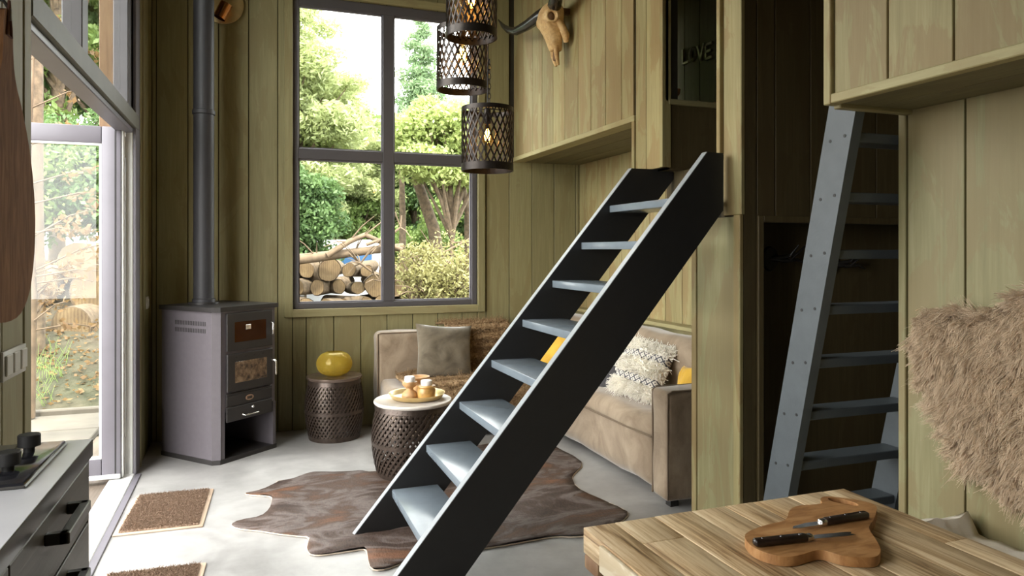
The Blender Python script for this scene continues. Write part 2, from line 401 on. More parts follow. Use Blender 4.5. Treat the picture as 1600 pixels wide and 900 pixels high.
put('mullion', B().box((mx0, fy0, wz0+fw), (mx1, fy1, wz1-.075), .004, 1), M['frame'], win)
for a, b in ((wx0+fw, mx0), (mx1, wx1-fw)): put('transom', B().box((a, fy0+.002, tz0), (b, fy1, tz1), .004, 1), M['frame'], win)
for a, b in ((wx0+fw, mx0), (mx1, wx1-fw)):
    for c, d in ((wz0+fw, tz0), (tz1, wz1-.075)):
        put('pane', B().box((a, fy0+.045, c), (b, fy0+.051, d)), M['glass'], win)
        bd = .010; q = B()
        for p0, p1 in (((a, fy0+.022, c), (a+bd, fy0+.045, d)), ((b-bd, fy0+.022, c), (b, fy0+.045, d)), ((a+bd, fy0+.022, c), (b-bd, fy0+.045, c+bd)), ((a+bd, fy0+.022, d-bd), (b-bd, fy0+.045, d))): q.box(p0, p1)
        put('glazing_bead', q, M['door_grey'], win)

# left wall: board stub by the stove, door opening, near stub, kitchen recess
wl = B()
wl.box((XL-.14, 5.16, 0), (XL-T, YB+.16, ZC))
wl.box((XL-.14, 2.30, 0), (XL-T, 2.66, ZC))
wl.box((XL-.14, 2.66, 3.75), (XL-T, 5.16, ZC))
wall_left = struct('wall_left', wl, M['gap'], 'olive board wall either side of the glazed garden door')
planks(wall_left, 'y', XL-T, 1, [5.19, 5.40, 5.61, YB], 0, ZC, M['olive'])
planks(wall_left, 'y', XL-T, 1, [2.30, 2.44, 2.645], 0, ZC, M['olive'])
put('end_board', B().box((XL-.14, 2.645, 0), (XL+.004, 2.72, ZC), .003, 1), M['olive'], wall_left)
put('edge_board', B().box((XL-.02, 5.158, 0), (XL+.012, 5.19, ZC), .003, 1), M['olive'], wall_left)
kw = B()
kw.box((-1.34, 2.17, 0), (XL-.14, 2.30, ZC)).box((-1.34, -2.2, 0), (-1.2, .3, ZC)).box((-1.34, 1.5, 0), (-1.2, 2.17, ZC)).box((-1.34, .3, 0), (-1.2, 1.5, 1.1)).box((-1.34, .3, 2.4), (-1.2, 1.5, ZC))  # the unseen opening is added to light the table and bench wall
struct('wall_kitchen', kw, M['plaster'], 'kitchen wall with an added opening that lets in more daylight')
struct('wall_front', B().box((-1.34, -2.3, 0), (3.6, -2.2, ZC)), M['plaster'], 'cabin end wall facing the big window')
# door frame
jb = thing('trim_2', 'white reveal and grey frame of the open garden door', 'trim', kind='structure')
put('jamb', B().box((-.725, 4.985, 0), (XL-.012, 5.10, 2.15), .003, 1), M['white_jamb'], jb, label='bright white inner reveal')
put('jamb_profile', B().box((XL-.012, 4.99, 0), (XL+.006, 5.158, ZC-.6), .003, 1), M['door_grey'], jb)
put('outer_jamb', B().box((-.872, 5.02, 0), (-.725, 5.16, 3.75), .003, 1), M['timber'], jb, label='bare timber outer jamb')
put('jamb_backing', B().box((-.725, 5.10, 0), (XL-.012, 5.16, 3.75)), M['gap'], jb)
put('threshold', B().box((-.80, 2.72, -.05), (XL, 4.99, .012), .004, 1), M['white_jamb'], jb)
put('threshold_strip', B().box((XL, 2.72, -.02), (XL+.035, 4.99, .008), .002, 1), M['door_grey'], jb)
for zz in (.12, 1.02, 1.98): put('hinge', B().box((-.742, 4.955, zz), (-.722, 4.99, zz+.13), .004, 1).tube([(-.735, 4.955, zz-.01), (-.735, 4.955, zz+.14)], .009, 8), M['white_jamb'], jb, smooth=40)
tr = thing('trim_3', 'dark horizontal beam above the garden door', 'trim', kind='structure')
put('beam', B().box((XL-.075, 2.72, 2.165), (XL+.008, 5.10, 2.262), .004, 1), M['transom'], tr)
put('beam_soffit', B().box((XL-.10, 2.72, 2.135), (XL-.012, 4.985, 2.165), .003, 1), M['door_grey'], tr)
w2 = thing('window_2', 'fixed light above the garden door with blue-grey frames', 'window', kind='structure')
for y0, y1 in ((4.86, 5.02), (3.60, 3.72), (2.72, 2.80)): put('frame', B().box((XL-.10, y0, 2.262), (XL-.02, y1, 3.75), .004, 1), M['frame'], w2)
for y0, y1 in ((2.80, 3.60), (3.72, 4.86)):
    put('frame_head', B().box((XL-.10, y0, 3.69), (XL-.02, y1, 3.75)), M['frame'], w2)
    put('pane', B().box((XL-.065, y0, 2.262), (XL-.06, y1, 3.69)), M['glass'], w2)
# open door leaf, swung out square to the wall
dr = thing('door_1', 'open glazed garden door with a pale lilac-grey frame', 'door', loc=(-.735, 4.905, .015), kind='structure')
W_, H_ = .90, 2.14
for nm, a, b in (('stile', (-.105, 0, 0), (0, .07, H_)), ('stile', (-W_, 0, 0), (-W_+.105, .07, H_)), ('top_rail', (-W_+.105, 0, H_-.105), (-.105, .07, H_)), ('bottom_rail', (-W_+.105, 0, 0), (-.105, .07, .125))):
    put(nm, B().box(a, b, .008, 2), M['door_grey'], dr, smooth=40)
put('pane', B().box((-W_+.105, .032, .125), (-.105, .038, H_-.105)), M['glass'], dr)
q = B(); q.box((-.118, .004, .125), (-.105, .03, H_-.105)).box((-W_+.105, .004, .125), (-W_+.118, .03, H_-.105)).box((-W_+.118, .004, .125), (-.118, .03, .138)).box((-W_+.118, .004, H_-.118), (-.118, .03, H_-.105))
put('glazing_bead', q, M['white_jamb'], dr)
put('door_edge', B().box((0, .012, 0), (.012, .058, H_), .003, 1), M['white_jamb'], dr)
put('seal', B().box((-.034, -.0015, .01), (-.026, .002, H_-.01)), M['black'], dr)
put('weather_bar', B().box((-W_, -.02, .004), (0, 0, .03), .004, 1), M['white_jamb'], dr)

# right-hand side: box over the sofa niche
wlo = B()
wlo.box((XR+T, 3.745, 2.192), (XR+.10, YB, ZC)).box((XR+T, YS, 1.865), (XR+.10, 3.745, ZC))
wall_loft = struct('wall_loft', wlo, M['gap'], 'worn olive boards of the loft box carrying the horned skull')
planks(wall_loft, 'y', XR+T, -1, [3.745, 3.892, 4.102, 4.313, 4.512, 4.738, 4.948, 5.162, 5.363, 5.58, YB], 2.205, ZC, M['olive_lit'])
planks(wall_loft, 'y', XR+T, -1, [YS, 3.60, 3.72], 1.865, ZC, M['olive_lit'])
put('corner_trim', B().box((XR-.006, YS-.012, 1.865), (XR+.05, YS+.02, ZC), .002, 1), M['olive_lit'], wall_loft)
t4 = thing('trim_4', 'pale olive edging around the sofa niche opening', 'trim', kind='structure')
put('edging', B().box((XR-.012, 3.72, 2.17), (XR+.10, YB, 2.205), .003, 1), M['olive_y'], t4)
put('edging', B().box((XR-.012, 3.72, 1.865), (XR+.10, 3.75, 2.17), .003, 1), M['olive_lit'], t4)
wn = B()
wn.box((XN+T, 3.1, 0), (XN+.1, YB, 2.25)).box((XR+.1, 3.75, 2.186), (XN+.1, YB, 2.30))
wall_niche = struct('wall_niche', wn, M['gap'], 'olive boards at the back of the sofa niche')
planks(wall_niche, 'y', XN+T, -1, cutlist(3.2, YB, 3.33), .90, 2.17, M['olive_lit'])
for a, b in ((2.25, 2.43), (2.43, 2.60), (2.60, XN+.01)): put('soffit_board', B().box((a+.002, 3.75, 2.17), (b-.002, YB, 2.186), .002, 1), M['olive_shaded'], wall_niche)
put('ledge', B().box((XN-.10, 3.2, .872), (XN+.02, YB, .90), .004, 1), M['olive_y'], wall_niche)
put('ledge_front', B().box((XN-.045, 3.2, .5), (XN, YB, .872)), M['olive_y'], wall_niche)
# niche near-end wall / panel under the landing, and the post above it
wp = B()
wp.box((XR+T, 2.756+T, 0), (XR+.12, 3.13, 1.565)).box((XR+.12, 3.03, 0), (XN+.1, 3.13, 1.865))
wall_panel = struct('wall_panel', wp, M['gap'], 'plain olive panel between the sofa and the ladder recess')
put('panel', B().box((XR, 2.80, 0), (XR+T, 3.10, 1.562), .002, 1), M['olive_green'], wall_panel)
put('corner_trim', B().box((XR-.008, 2.752, 0), (XR+.014, 2.80, 1.57), .003, 1), M['olive_lit'], wall_panel)
put('edge_trim', B().box((XR-.008, 3.10, 0), (XR+.12, 3.14, 1.57), .003, 1), M['olive_lit'], wall_panel)
post = struct('wall_post', B().box((XR, 2.752, 1.57), (XR+.022, 2.885, ZC), .003, 1), M['olive_lit'], 'upright post where the stair meets the loft landing')
put('return_board', B().box((XR+.022, 2.774, 1.57), (XR+.16, 2.885, ZC)), M['olive_unlit'], post)
put('edge_trim', B().box((XR-.022, 2.885, 1.868), (XR+.05, 2.912, ZC), .003, 1), M['olive_lit'], post)
# landing
ld = B(); ld.box((2.30, 2.9, 1.60), (3.5, 3.62, 1.855))
landing = struct('floor_landing', ld, M['olive_unlit'], 'shade-toned fascia of the landing at the stair head', 'landing')
# landing side wall facing the camera, with the internal opening into the bed loft
ws = B(); ox0, ox1, oz0, oz1 = 2.185, 2.95, 2.245, 3.5
ws.box((XR+.05, YS, 1.855), (ox0, YS+.10, ZC)).box((ox1, YS, 1.855), (3.5, YS+.10, ZC)).box((ox0, YS, 1.855), (ox1, YS+.10, oz0)).box((ox0, YS, oz1), (ox1, YS+.10, ZC))
wall_landing = struct('wall_landing', ws, M['olive_unlit'], 'shade-toned boarded side wall of the landing with an opening into the loft')
put('opening_trim', B().box((ox0-.022, YS-.012, oz0-.012), (ox0, YS+.02, oz1), .002, 1), M['olive_lit'], wall_landing)
put('opening_sill', B().box((ox0, YS-.015, oz0-.03), (ox1, YS+.24, oz0), .003, 1), M['olive_x'], wall_landing)
wls = B(); wls.box((3.4+T, 3.53, 2.17), (3.5, YB, ZC)).box((2.9, 3.53, 2.30), (3.5, YB, 2.32))
wall_bed = struct('wall_bedroom', wls, M['gap'], 'dim board wall inside the bed loft')
planks(wall_bed, 'y', 3.4+T, -1, cutlist(3.53, YB, 3.6), 2.32, ZC, M['olive'])
# ladder recess: far wall facing the camera with a framed dark cupboard opening
YR = 2.756
rx0, rz1 = 2.275, 1.535
wr = B()
wr.box((XR+.12, YR+T, 0), (rx0, YR+.10, ZC)).box((rx0, YR+T, rz1), (3.5, YR+.10, ZC))
wall_recess = struct('wall_recess', wr, M['gap'], 'olive boards with shade painted in at the back of the ladder recess')
planks(wall_recess, 'x', YR+T, -1, [XR+.014, rx0-.032], 0, ZC, M['olive_unlit'])
planks(wall_recess, 'x', YR+T, -1, [rx0-.032, 2.35, 2.56, 2.77, 2.98, 3.19, 3.5], rz1+.032, ZC, M['olive_unlit'])
put('opening_trim', B().box((rx0-.032, YR-.012, 0), (rx0, YR+.02, rz1+.032), .003, 1), M['olive_unlit'], wall_recess)
put('opening_trim', B().box((rx0, YR-.012, rz1), (3.5, YR+.02, rz1+.032), .003, 1), M['olive_unlit'], wall_recess)
struct('wall_cupboard', B().box((rx0-.03, 3.0, 0), (3.5, 3.03, 1.6)), M['olive_unlit'], 'shade-toned back of the cupboard opening behind the ladder')
struct('wall_right', B().box((3.5, -2.3, 0), (3.6, 6.0, ZC)), M['olive_unlit'], 'shade-toned outer wall behind the ladder')
# wall with the sheepskin and the overhanging loft box above it
wf = B(); wf.box((XR+T, -2.2, 0), (XR+.10, 1.86, 1.884))
wall_bench = struct('wall_bench', wf, M['gap'], 'wide olive boards behind the bench and sheepskin')
planks(wall_bench, 'y', XR+T, -1, [-.1, .335, .77, 1.206, 1.643, 1.858], 0, 1.90, M['olive_green'])
put('edge_trim', B().box((XR-.006, 1.860, 0), (XR+.12, 1.890, 1.90), .003, 1), M['olive_green'], wall_bench)
XB = 1.80; YE = 1.866
wo = B(); wo.box((XB+T, -2.2, 1.90), (3.5, YE-.02, ZC))
wall_over = struct('wall_overhang', wo, M['gap'], 'overhanging plywood loft box over the bench')
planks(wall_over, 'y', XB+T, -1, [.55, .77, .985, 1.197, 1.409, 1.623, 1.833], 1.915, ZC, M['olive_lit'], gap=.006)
put('bottom_trim', B().box((XB-.012, -.5, 1.884), (XB+.03, YE-.03, 1.915), .003, 1), M['olive_y'], wall_over)
put('corner_trim', B().box((XB-.014, YE-.032, 1.882), (XB+.03, YE, ZC), .003, 1), M['olive_lit'], wall_over)
for a, b in ((1.83, 1.99), (1.99, 2.15)): put('soffit_board', B().box((a, -.5, 1.886), (b-.003, YE-.03, 1.90), .002, 1), M['olive_shaded'], wall_over)
put('end_trim', B().box((XB+.03, YE-.03, 1.872), (XR+.12, YE, 1.90), .003, 1), M['olive_x'], wall_over)
put('end_panel', B().box((XB+.03, YE-.02, 1.90), (3.5, YE-.004, ZC)), M['olive_unlit'], wall_over)

# ------------------------------------------------------------------ stair
st = thing('loft_stair', 'steep charcoal open stair with grey-blue treads up to the landing', 'staircase', loc=(.475, 2.835, 0))
sl = 1.2045; hw = .315                           # slope, horizontal width of a stringer
def stringer(y0, y1, xend):
    # profile in (x,z): foot, top cut level, end cut plumb
    pts = [(0, 0), (1.865/sl, 1.865), (xend-.475, 1.865), (xend-.475, (xend-.475-hw)*sl), (hw, 0)]
    o = put('stringer', B().prism(pts, 0, y1-y0, Matrix(((1, 0, 0, 0), (0, 0, 1, y0-2.835), (0, 1, 0, 0), (0, 0, 0, 1)))), M['stair'], st)
    # pale strip paints the light falling on the top edge
    e = B(); n = Vector((-sl, 0, 1)).normalized()*.0015
    e.strip([Vector((.0, (y0+y1)/2-2.835, 0))+n, Vector((1.865/sl, (y0+y1)/2-2.835, 1.865))+n], y1-y0-.001, [n, n], .003)
    put('stringer_edge', e, M['stair_edge'], o)
stringer(2.835, 2.875, 2.112); stringer(3.54, 3.58, 2.295)
tb = None
for k in range(8):
    x, z = .666+.1735*k-.475, .213+.2055*k
    if tb is None: tb = B().box((0, 0, -.038), (.235, .665, 0), .003, 2).mesh('tread', 40); tb.materials.append(M['tread'])
    put('tread', tb, None, st, loc=(x, .04, z))

# ------------------------------------------------------------------ ladder in the recess
la = thing('loft_ladder', 'blue-grey wooden ladder leaning up to the overhanging loft', 'ladder', loc=(1.942, 2.30, 0))
ls = -.2286
def lad_side(x0):
    w_ = .127; zt = 1.945
    pts = [(2.438-2.30, 0), (2.438-2.30-w_, 0), (2.438-2.30-w_+ls*zt, zt), (2.438-2.30+ls*zt, zt)]
    Mx = Matrix(((0, 0, 1, x0), (1, 0, 0, 0), (0, 1, 0, 0), (0, 0, 0, 1)))
    return put('stile', B().prism(pts, 0, .042, Mx), M['ladder'], la)
sd = lad_side(0); lad_side(.575)
sc_me = B().tube([(-.0015, 0, 0), (.004, 0, 0)], .006, 8).mesh('screw', 40); sc_me.materials.append(M['black'])
for k in range(9):
    z = .18+.204*k; yc = 2.438-2.30-.0625+ls*z
    put('rung', B().box((.042, yc-.052, z-.034), (.575, yc+.052, z), .003, 1), M['ladder'], la)
    for s in (-.033, .033): put('screw', sc_me, None, sd, loc=(0, yc+s, z-.017-.15*s))

# ------------------------------------------------------------------ stove
sx, sy = -.205, 5.018
sv = thing('wood_stove', 'dark grey corner wood stove with oven and glazed fire door', 'stove', loc=(sx, sy, 0), rz=math.atan2(.334, .38))
# local: +x along the front face, +y into the body
SW, SD, SH = .506, .545, 1.03
ch = .035
foot = [(ch, 0), (SW-.01, 0), (SW, .01), (SW, SD), (0, SD), (0, ch)]
sh = B()
# shell with an open wood store at the bottom: back, sides, roof of the store
sh.prism(foot, .335, SH-.03)
sh.box((0, SD-.02, .03), (SW, SD, .335)).box((SW-.025, 0, .03), (SW, SD, .335))
sh.prism([(0, ch), (ch, 0), (ch+.035, 0), (ch+.035, .02), (.02, .05), (.02, SD), (0, SD)], .03, .335)
body = put('body', sh, M['stove'], sv)
put('plinth', B().prism([(ch-.005, -.006), (SW+.004, -.006), (SW+.004, SD), (-.006, SD), (-.006, ch-.005)], 0, .03), M['stove_dark'], sv)
put('top_plate', B().prism([(ch-.012, -.016), (SW+.012, -.016), (SW+.012, SD+.01), (-.016, SD+.01), (-.016, ch-.012)], SH-.03, SH), M['stove_dark'], sv)
put('corner_strip', B().prism([(-.004, ch), (ch, -.004), (ch+.008, .0), (.0, ch+.008)], .03, SH-.03), M['stove'], sv)
fx0, fx1 = .075, SW-.045
od = put('oven_door', B().box((fx0, -.018, .735), (fx1, 0, .985), .004, 2), M['stove_dark'], sv)
put('oven_glass', B().box((fx0+.06, -.0205, .79), (fx1-.06, -.018, .925), .001, 1), M['amber_pane'], od)
put('oven_cavity', B().box((fx0+.06, -.0185, .79), (fx1-.06, -.0178, .925)), plain('oven_lining', (.16, .085, .012), .5), od)
put('thermometer', B().box((fx0+.145, -.027, .868), (fx0+.19, -.0205, .902), .002, 1).tube([(fx0+.168, -.031, .884), (fx0+.168, -.027, .884)], .008, 12), M['chrome'], od)
put('oven_handle', B().tube([(fx1-.02, -.02, .90), (fx1-.02, -.045, .895), (fx1-.02, -.045, .82), (fx1-.02, -.02, .815)], .006, 8), M['chrome'], od, smooth=50)
fd = put('fire_door', B().box((fx0, -.022, .465), (fx1, 0, .715), .004, 2), M['stove_dark'], sv)
put('fire_glass', B().box((fx0+.06, -.0245, .52), (fx1-.055, -.022, .66), .001, 1), M['glass'], fd)
def embers():
    k = N('charred_logs'); f = k.noise(k.pos(), 22, 6, .7); k.set(Base_Color=k.ramp(f, [(.35, (.04, .022, .012)), (.55, (.20, .12, .065)), (.75, (.38, .26, .16))]), Roughness=.9); return k.m
put('fire_wood', B().box((fx0+.06, -.0224, .52), (fx1-.055, -.0218, .66)), embers(), fd)
put('fire_handle', B().tube([(fx1-.02, -.02, .635), (fx1-.02, -.06, .635), (fx1-.012, -.065, .625), (fx1-.012, -.065, .535)], .007, 10), M['chrome'], fd, smooth=50)
for i in range(4): put('air_hole', B().tube([(fx0+.07+i*.075, -.0235, .69), (fx0+.07+i*.075, -.02, .69)], .005, 8), M['black'], fd)
d1 = put('ash_drawer', B().box((fx0, -.015, .335+.105), (fx1, 0, .455), .003, 1).box((fx0, -.015, .40-.03+.0), (fx1, 0, .44), .003, 1), M['stove_dark'], sv)
put('badge', B().lathe([(0, 0), (.034, 0), (.034, .003), (0, .003)], 24, sy=.55, M=Matrix.Translation((fx0+.185, -.015, .405)) @ Matrix.Rotation(R(90), 4, 'X')), plain('badge_copper', (.52, .36, .26), .35, .8), d1, smooth=40)
for i in range(4): put('badge_letter', B().box((fx0+.165+i*.011, -.0195, .396), (fx0+.173+i*.011, -.0178, .414)), M['black'], d1)
d2 = put('wood_drawer', B().box((fx0, -.015, .265), (fx1, 0, .362), .003, 1), M['stove_dark'], sv)
put('drawer_knob', B().sphere((fx0+.20, -.03, .34), .011, 12, 8).tube([(fx0+.20, -.03, .34), (fx0+.20, -.014, .34)], .006, 8), M['chrome'], d2, smooth=50)
put('drawer_handle', B().tube([(fx0+.13, -.015, .298), (fx0+.135, -.032, .293), (fx0+.25, -.032, .293), (fx0+.255, -.015, .298)], .005, 8), M['chrome'], d2, smooth=50)
slot = B().box((-.0015, 0, 0), (.002, .006, .028)).mesh('vent_slot'); slot.materials.append(M['black'])
for r in range(2):
    for i in range(19): put('vent_slot', slot, None, body, loc=(0, .10+i*.0165, .905-r*.048))
fp = thing('flue_pipe', 'black flue pipe rising from the stove to the roof', 'pipe', loc=(-.30, 5.43, SH))
put('pipe', B().lathe([(.068, 0), (.068, ZC-SH)], 32), M['pipe'], fp, smooth=40)
for z in (.005, 1.32): put('collar', B().lathe([(.068, 0), (.075, .004), (.075, .03), (.068, .034)], 32, c=(0, 0, z)), M['pipe'], fp, smooth=40)
put('flue_flange', B().lathe([(.10, 0), (.10, .012), (.07, .014)], 24), M['stove_dark'], fp, smooth=30)
wd = thing('wall_lamp', 'polished brass disc lamp on the wall behind the flue pipe', 'lamp', loc=(-.19, 5.79, 3.25))
put('reflector', B().lathe([(0, .015), (.04, .015), (.135, .035), (.15, .03), (.15, .02), (.04, 0)], 40, M=Matrix.Rotation(R(90), 4, 'X')), M['brass'], wd, smooth=50)
put('shade', B().lathe([(.045, 0), (.045, .12), (.04, .12), (.04, 0)], 24, M=Matrix.Translation((-.02, -.10, -.13)) @ Matrix.Rotation(R(25), 4, 'Y')), plain('copper', (.60, .27, .11), .25, 1.0), wd, smooth=40)
put('arm', B().tube([(0, -.01, 0), (0, -.09, -.02), (.01, -.10, -.06)], .01, 8), M['brass'], wd, smooth=50)

# ------------------------------------------------------------------ drum tables
def drum(label, loc, r, h, top, topmat):
    t = thing('drum_table', label, 'table', loc=loc, group='lattice drum side tables')
    prof = lambda z: r*(.88 + .16*math.sin(math.pi*min(1, max(0, (z/h)*.96+.02))))
    lat = B(); n = 44
    for d in (1, -1):
        for k in range(n):
            pts, nn = [], []
            for i in range(9):
                f = i/8; z = .03 + f*(h-.065); a = 2*math.pi*k/n + d*f*1.25
                q = prof(z) + (.002 if d > 0 else -.002)
                pts.append((q*math.cos(a), q*math.sin(a), z)); nn.append((math.cos(a), math.sin(a), 0))
            lat.strip(pts, .0125*r/.21, nn, .003)
    o = put('lattice', lat, M['wicker'], t); o['kind'] = 'stuff'
    for z, hh in ((.0, .035), (h*.43, .022), (h-.05, .032)):
        q0, q1 = prof(z)+.004, prof(z+hh)+.004
        put('band', B().lathe([(q0-.006, z), (q0, z), (q1, z+hh), (q1-.006, z+hh)], 48), M['wicker'], t, smooth=40)
    put('top', B().lathe([(0, h-.018), (r*.97, h-.018), (r*1.0, h-.008), (r*1.0, h), (r*.985, h+.004), (r*.96, h+.001), (0, h+.001)], 56), topmat, t, smooth=35)
    return t
drum('smaller dark lattice drum table by the wall with the amber vase on it', (.60, 5.50, 0), .205, .46, None, M['drum_top'])
drum('larger lattice drum table with window light painted into its top beside the stair', (.97, 4.45, 0), .245, .46, None, M['drum_glare'])
# vase: studded amber glass
vz = thing('glass_vase', 'round amber glass vase with studded surface on the small drum table', 'vase', loc=(.60, 5.50, .462))
vp = []
for i in range(25):
    a = -1.15 + i/24*2.25; vp.append((.125*math.cos(a)+.004, .092+.098*math.sin(a)))
prof_o = [(0, .004)] + [(r_, max(.003, z_)) for r_, z_ in vp]
prof_i = [(r_-.006, max(.008, z_)) for r_, z_ in reversed(vp)] + [(0, .010)]
put('bowl', B().lathe(prof_o + prof_i, 48), M['amber'], vz, smooth=50)
stb = B()
for i in range(3, 21):
    a = -1.05 + i/22*2.05; rr = .125*math.cos(a)+.0045; z = .092+.098*math.sin(a); m = max(14, int(2*math.pi*rr/.013))
    for k in range(m):
        th = 2*math.pi*(k+(i % 2)*.5)/m
        res = bmesh.ops.create_icosphere(stb.bm, subdivisions=1, radius=.0042)
        for v in res['verts']: v.co += Vector((rr*math.cos(th), rr*math.sin(th), z))
o = put('studs', stb, M['amber'], vz, smooth=60); o['kind'] = 'stuff'
# tray with pots
TZ = .463
ty = thing('brass_tray', 'round brass tray on the larger drum table', 'tray', loc=(1.0, 4.47, TZ))
put('dish', B().lathe([(0, .003), (.12, .003), (.155, .012), (.172, .035), (.178, .036), (.175, .03), (.158, .006), (.12, 0), (0, 0)], 48), M['brass'], ty, smooth=50)
TT = TZ+.004
p1 = thing('candle_holder', 'hourglass-shaped turned wood candle holder with white candle on the tray', 'candle holder', loc=(.945, 4.43, TT))
put('base', B().lathe([(0, 0), (.035, 0), (.048, .012), (.05, .03), (.038, .05), (.022, .062), (.022, .072), (.036, .082), (.046, .095), (.046, .112), (0, .114)], 32), M['turned'], p1, smooth=50)
put('candle', B().lathe([(0, .112), (.032, .112), (.034, .125), (.032, .142), (.026, .146), (0, .142)], 28), M['candle'], p1, smooth=50)
p2 = thing('candle_pot', 'wide amber-brown pot with a white candle at the front of the tray', 'candle holder', loc=(1.045, 4.40, TT))
put('base', B().lathe([(0, 0), (.05, 0), (.058, .02), (.058, .06), (.052, .072), (.058, .08), (.056, .088), (.04, .09), (0, .088)], 32), M['amber_pot'], p2, smooth=50)
put('candle', B().lathe([(0, .086), (.034, .086), (.037, .10), (.035, .118), (.028, .122), (0, .118)], 28), M['candle'], p2, smooth=50)
p3 = thing('wooden_bowl', 'turned wood bowl with a flared rim at the back of the tray', 'bowl', loc=(1.03, 4.54, TT))
put('bowl', B().lathe([(0, 0), (.035, 0), (.046, .02), (.042, .07), (.05, .10), (.068, .115), (.068, .122), (.058, .122), (.045, .105), (0, .095)], 32), M['turned'], p3, smooth=50)

# ------------------------------------------------------------------ sofa
so = thing('corner_sofa', 'taupe velvet corner sofa filling the niche', 'sofa', loc=(2.13, 3.32, 0))
def sp(name, a, b, r=.05, wob=.0, label=None):
    bb = B().box(a, b, r, 4)
    if wob:
        bmesh.ops.subdivide_edges(bb.bm, edges=[e for e in bb.bm.edges if e.calc_length() > .2], cuts=10, use_grid_fill=True)
        for v in bb.bm.verts:
            v.co += Vector((mnoise.noise(v.co*4), mnoise.noise(v.co*4+Vector((9, 3, 1))), mnoise.noise(v.co*4+Vector((2, 8, 5)))))*wob
    for v in bb.bm.verts: v.co -= Vector((2.13, 3.32, 0))
    return put(name, bb, M['sofa'], so, smooth=60, label=label)
s1 = sp('seat', (2.13, 3.495, .035), (2.69, 5.72, .452), .085, .018)
sp('arm', (2.12, 3.325, .035), (2.69, 3.492, .638), .03, .008)
sp('backrest', (2.50, 3.45, .40), (2.70, 5.74, .865), .06, .018)
s2 = sp('seat', (.95, 5.12, .035), (2.12, 5.60, .40), .045, .014)
sp('backrest', (.93, 5.56, .03), (2.48, 5.765, .765), .045, .012)
def pipe_(path, parent=so): put('piping', B().tube([Vector(p)-Vector((2.13, 3.32, 0)) for p in path], .0055, 8), M['piping'], parent, smooth=60)
pipe_([(2.123, 3.332, .05), (2.123, 3.332, .625), (2.15, 3.332, .636), (2.68, 3.332, .636)])
pipe_([(2.123, 3.485, .05), (2.123, 3.485, .625), (2.15, 3.485, .636), (2.68, 3.485, .636)])
pipe_([(2.126, 3.50, .352), (2.116, 3.8, .350), (2.114, 4.2, .350), (2.118, 4.7, .352), (2.122, 5.1, .352)])
pipe_([(.938, 5.57, .05), (.938, 5.57, .75), (.96, 5.57, .757), (2.3, 5.57, .757)])
for x, y in ((2.16, 3.36), (2.16, 5.0), (1.0, 5.2), (2.6, 3.36)): put('foot', B().box((x-2.13, y-3.32, 0), (x-2.13+.05, y-3.32+.05, .037)), M['black'], so)

def pillow(w_, h_, t_, seed=0, n=22, pinch=.08):
    vs, fs = [], []
    idx = {}
    for s in (1, -1):
        for i in range(n+1):
            for j in range(n+1):
                u, v = -1+2*i/n, -1+2*j/n
                edge = i in (0, n) or j in (0, n)
                if edge and s == -1: idx[s, i, j] = idx[1, i, j]; continue
                e = ((1-u*u)*(1-v*v))**.42
                x = w_/2*u*(1-pinch*(1-v*v)*abs(u)**3); y = h_/2*v*(1-pinch*(1-u*u)*abs(v)**3)
                nz = mnoise.noise(Vector((u*2.1+seed, v*2.1, s)))*.022 + mnoise.noise(Vector((u*5+seed, v*5, s*3)))*.009
                idx[s, i, j] = len(vs); vs.append((x, y, s*(t_/2*e) + (0 if edge else nz*e)))
    for s in (1, -1):
        for i in range(n):
            for j in range(n):
                q = [idx[s, i, j], idx[s, i+1, j], idx[s, i+1, j+1], idx[s, i, j+1]]
                fs.append(q if s == 1 else q[::-1])
    return pymesh('cushion', vs, fs, 60)
def place(o, loc, facing, lean, spin=0.0):
    """stand a cushion up: facing = heading of its front in degrees (0 = towards -y), lean = tilt back"""
    o.matrix_world = Matrix.Translation(loc) @ Matrix.Rotation(R(facing), 4, 'Z') @ Matrix.Rotation(R(90-lean), 4, 'X') @ Matrix.Rotation(R(spin), 4, 'Z')
o = put('cushion', pillow(.46, .44, .16, 1), M['cushion_grey'])
tag(o, 'greige velvet cushion leaning on the sofa back beneath the window', 'cushion', 'cushions on the sofa'); place(o, (1.425, 5.40, .61), 4, 18, -5)
o = put('cushion', pillow(.40, .40, .15, 3), M['mustard']); tag(o, 'mustard cushion seen between two stair treads', 'cushion', 'cushions on the sofa'); place(o, (2.33, 5.28, .59), -48, 20, 4)
o = put('cushion', pillow(.40, .40, .14, 5), M['charcoal_cushion']); tag(o, 'charcoal cushion half hidden beside the shaggy cream cushion', 'cushion', 'cushions on the sofa'); place(o, (2.40, 4.42, .60), -78, 22, 8)
o = put('cushion', pillow(.19, .28, .11, 8), M['mustard']); tag(o, 'mustard yellow cushion behind the sofa arm', 'cushion', 'cushions on the sofa'); place(o, (2.42, 3.585, .585), -98, 14, 8)
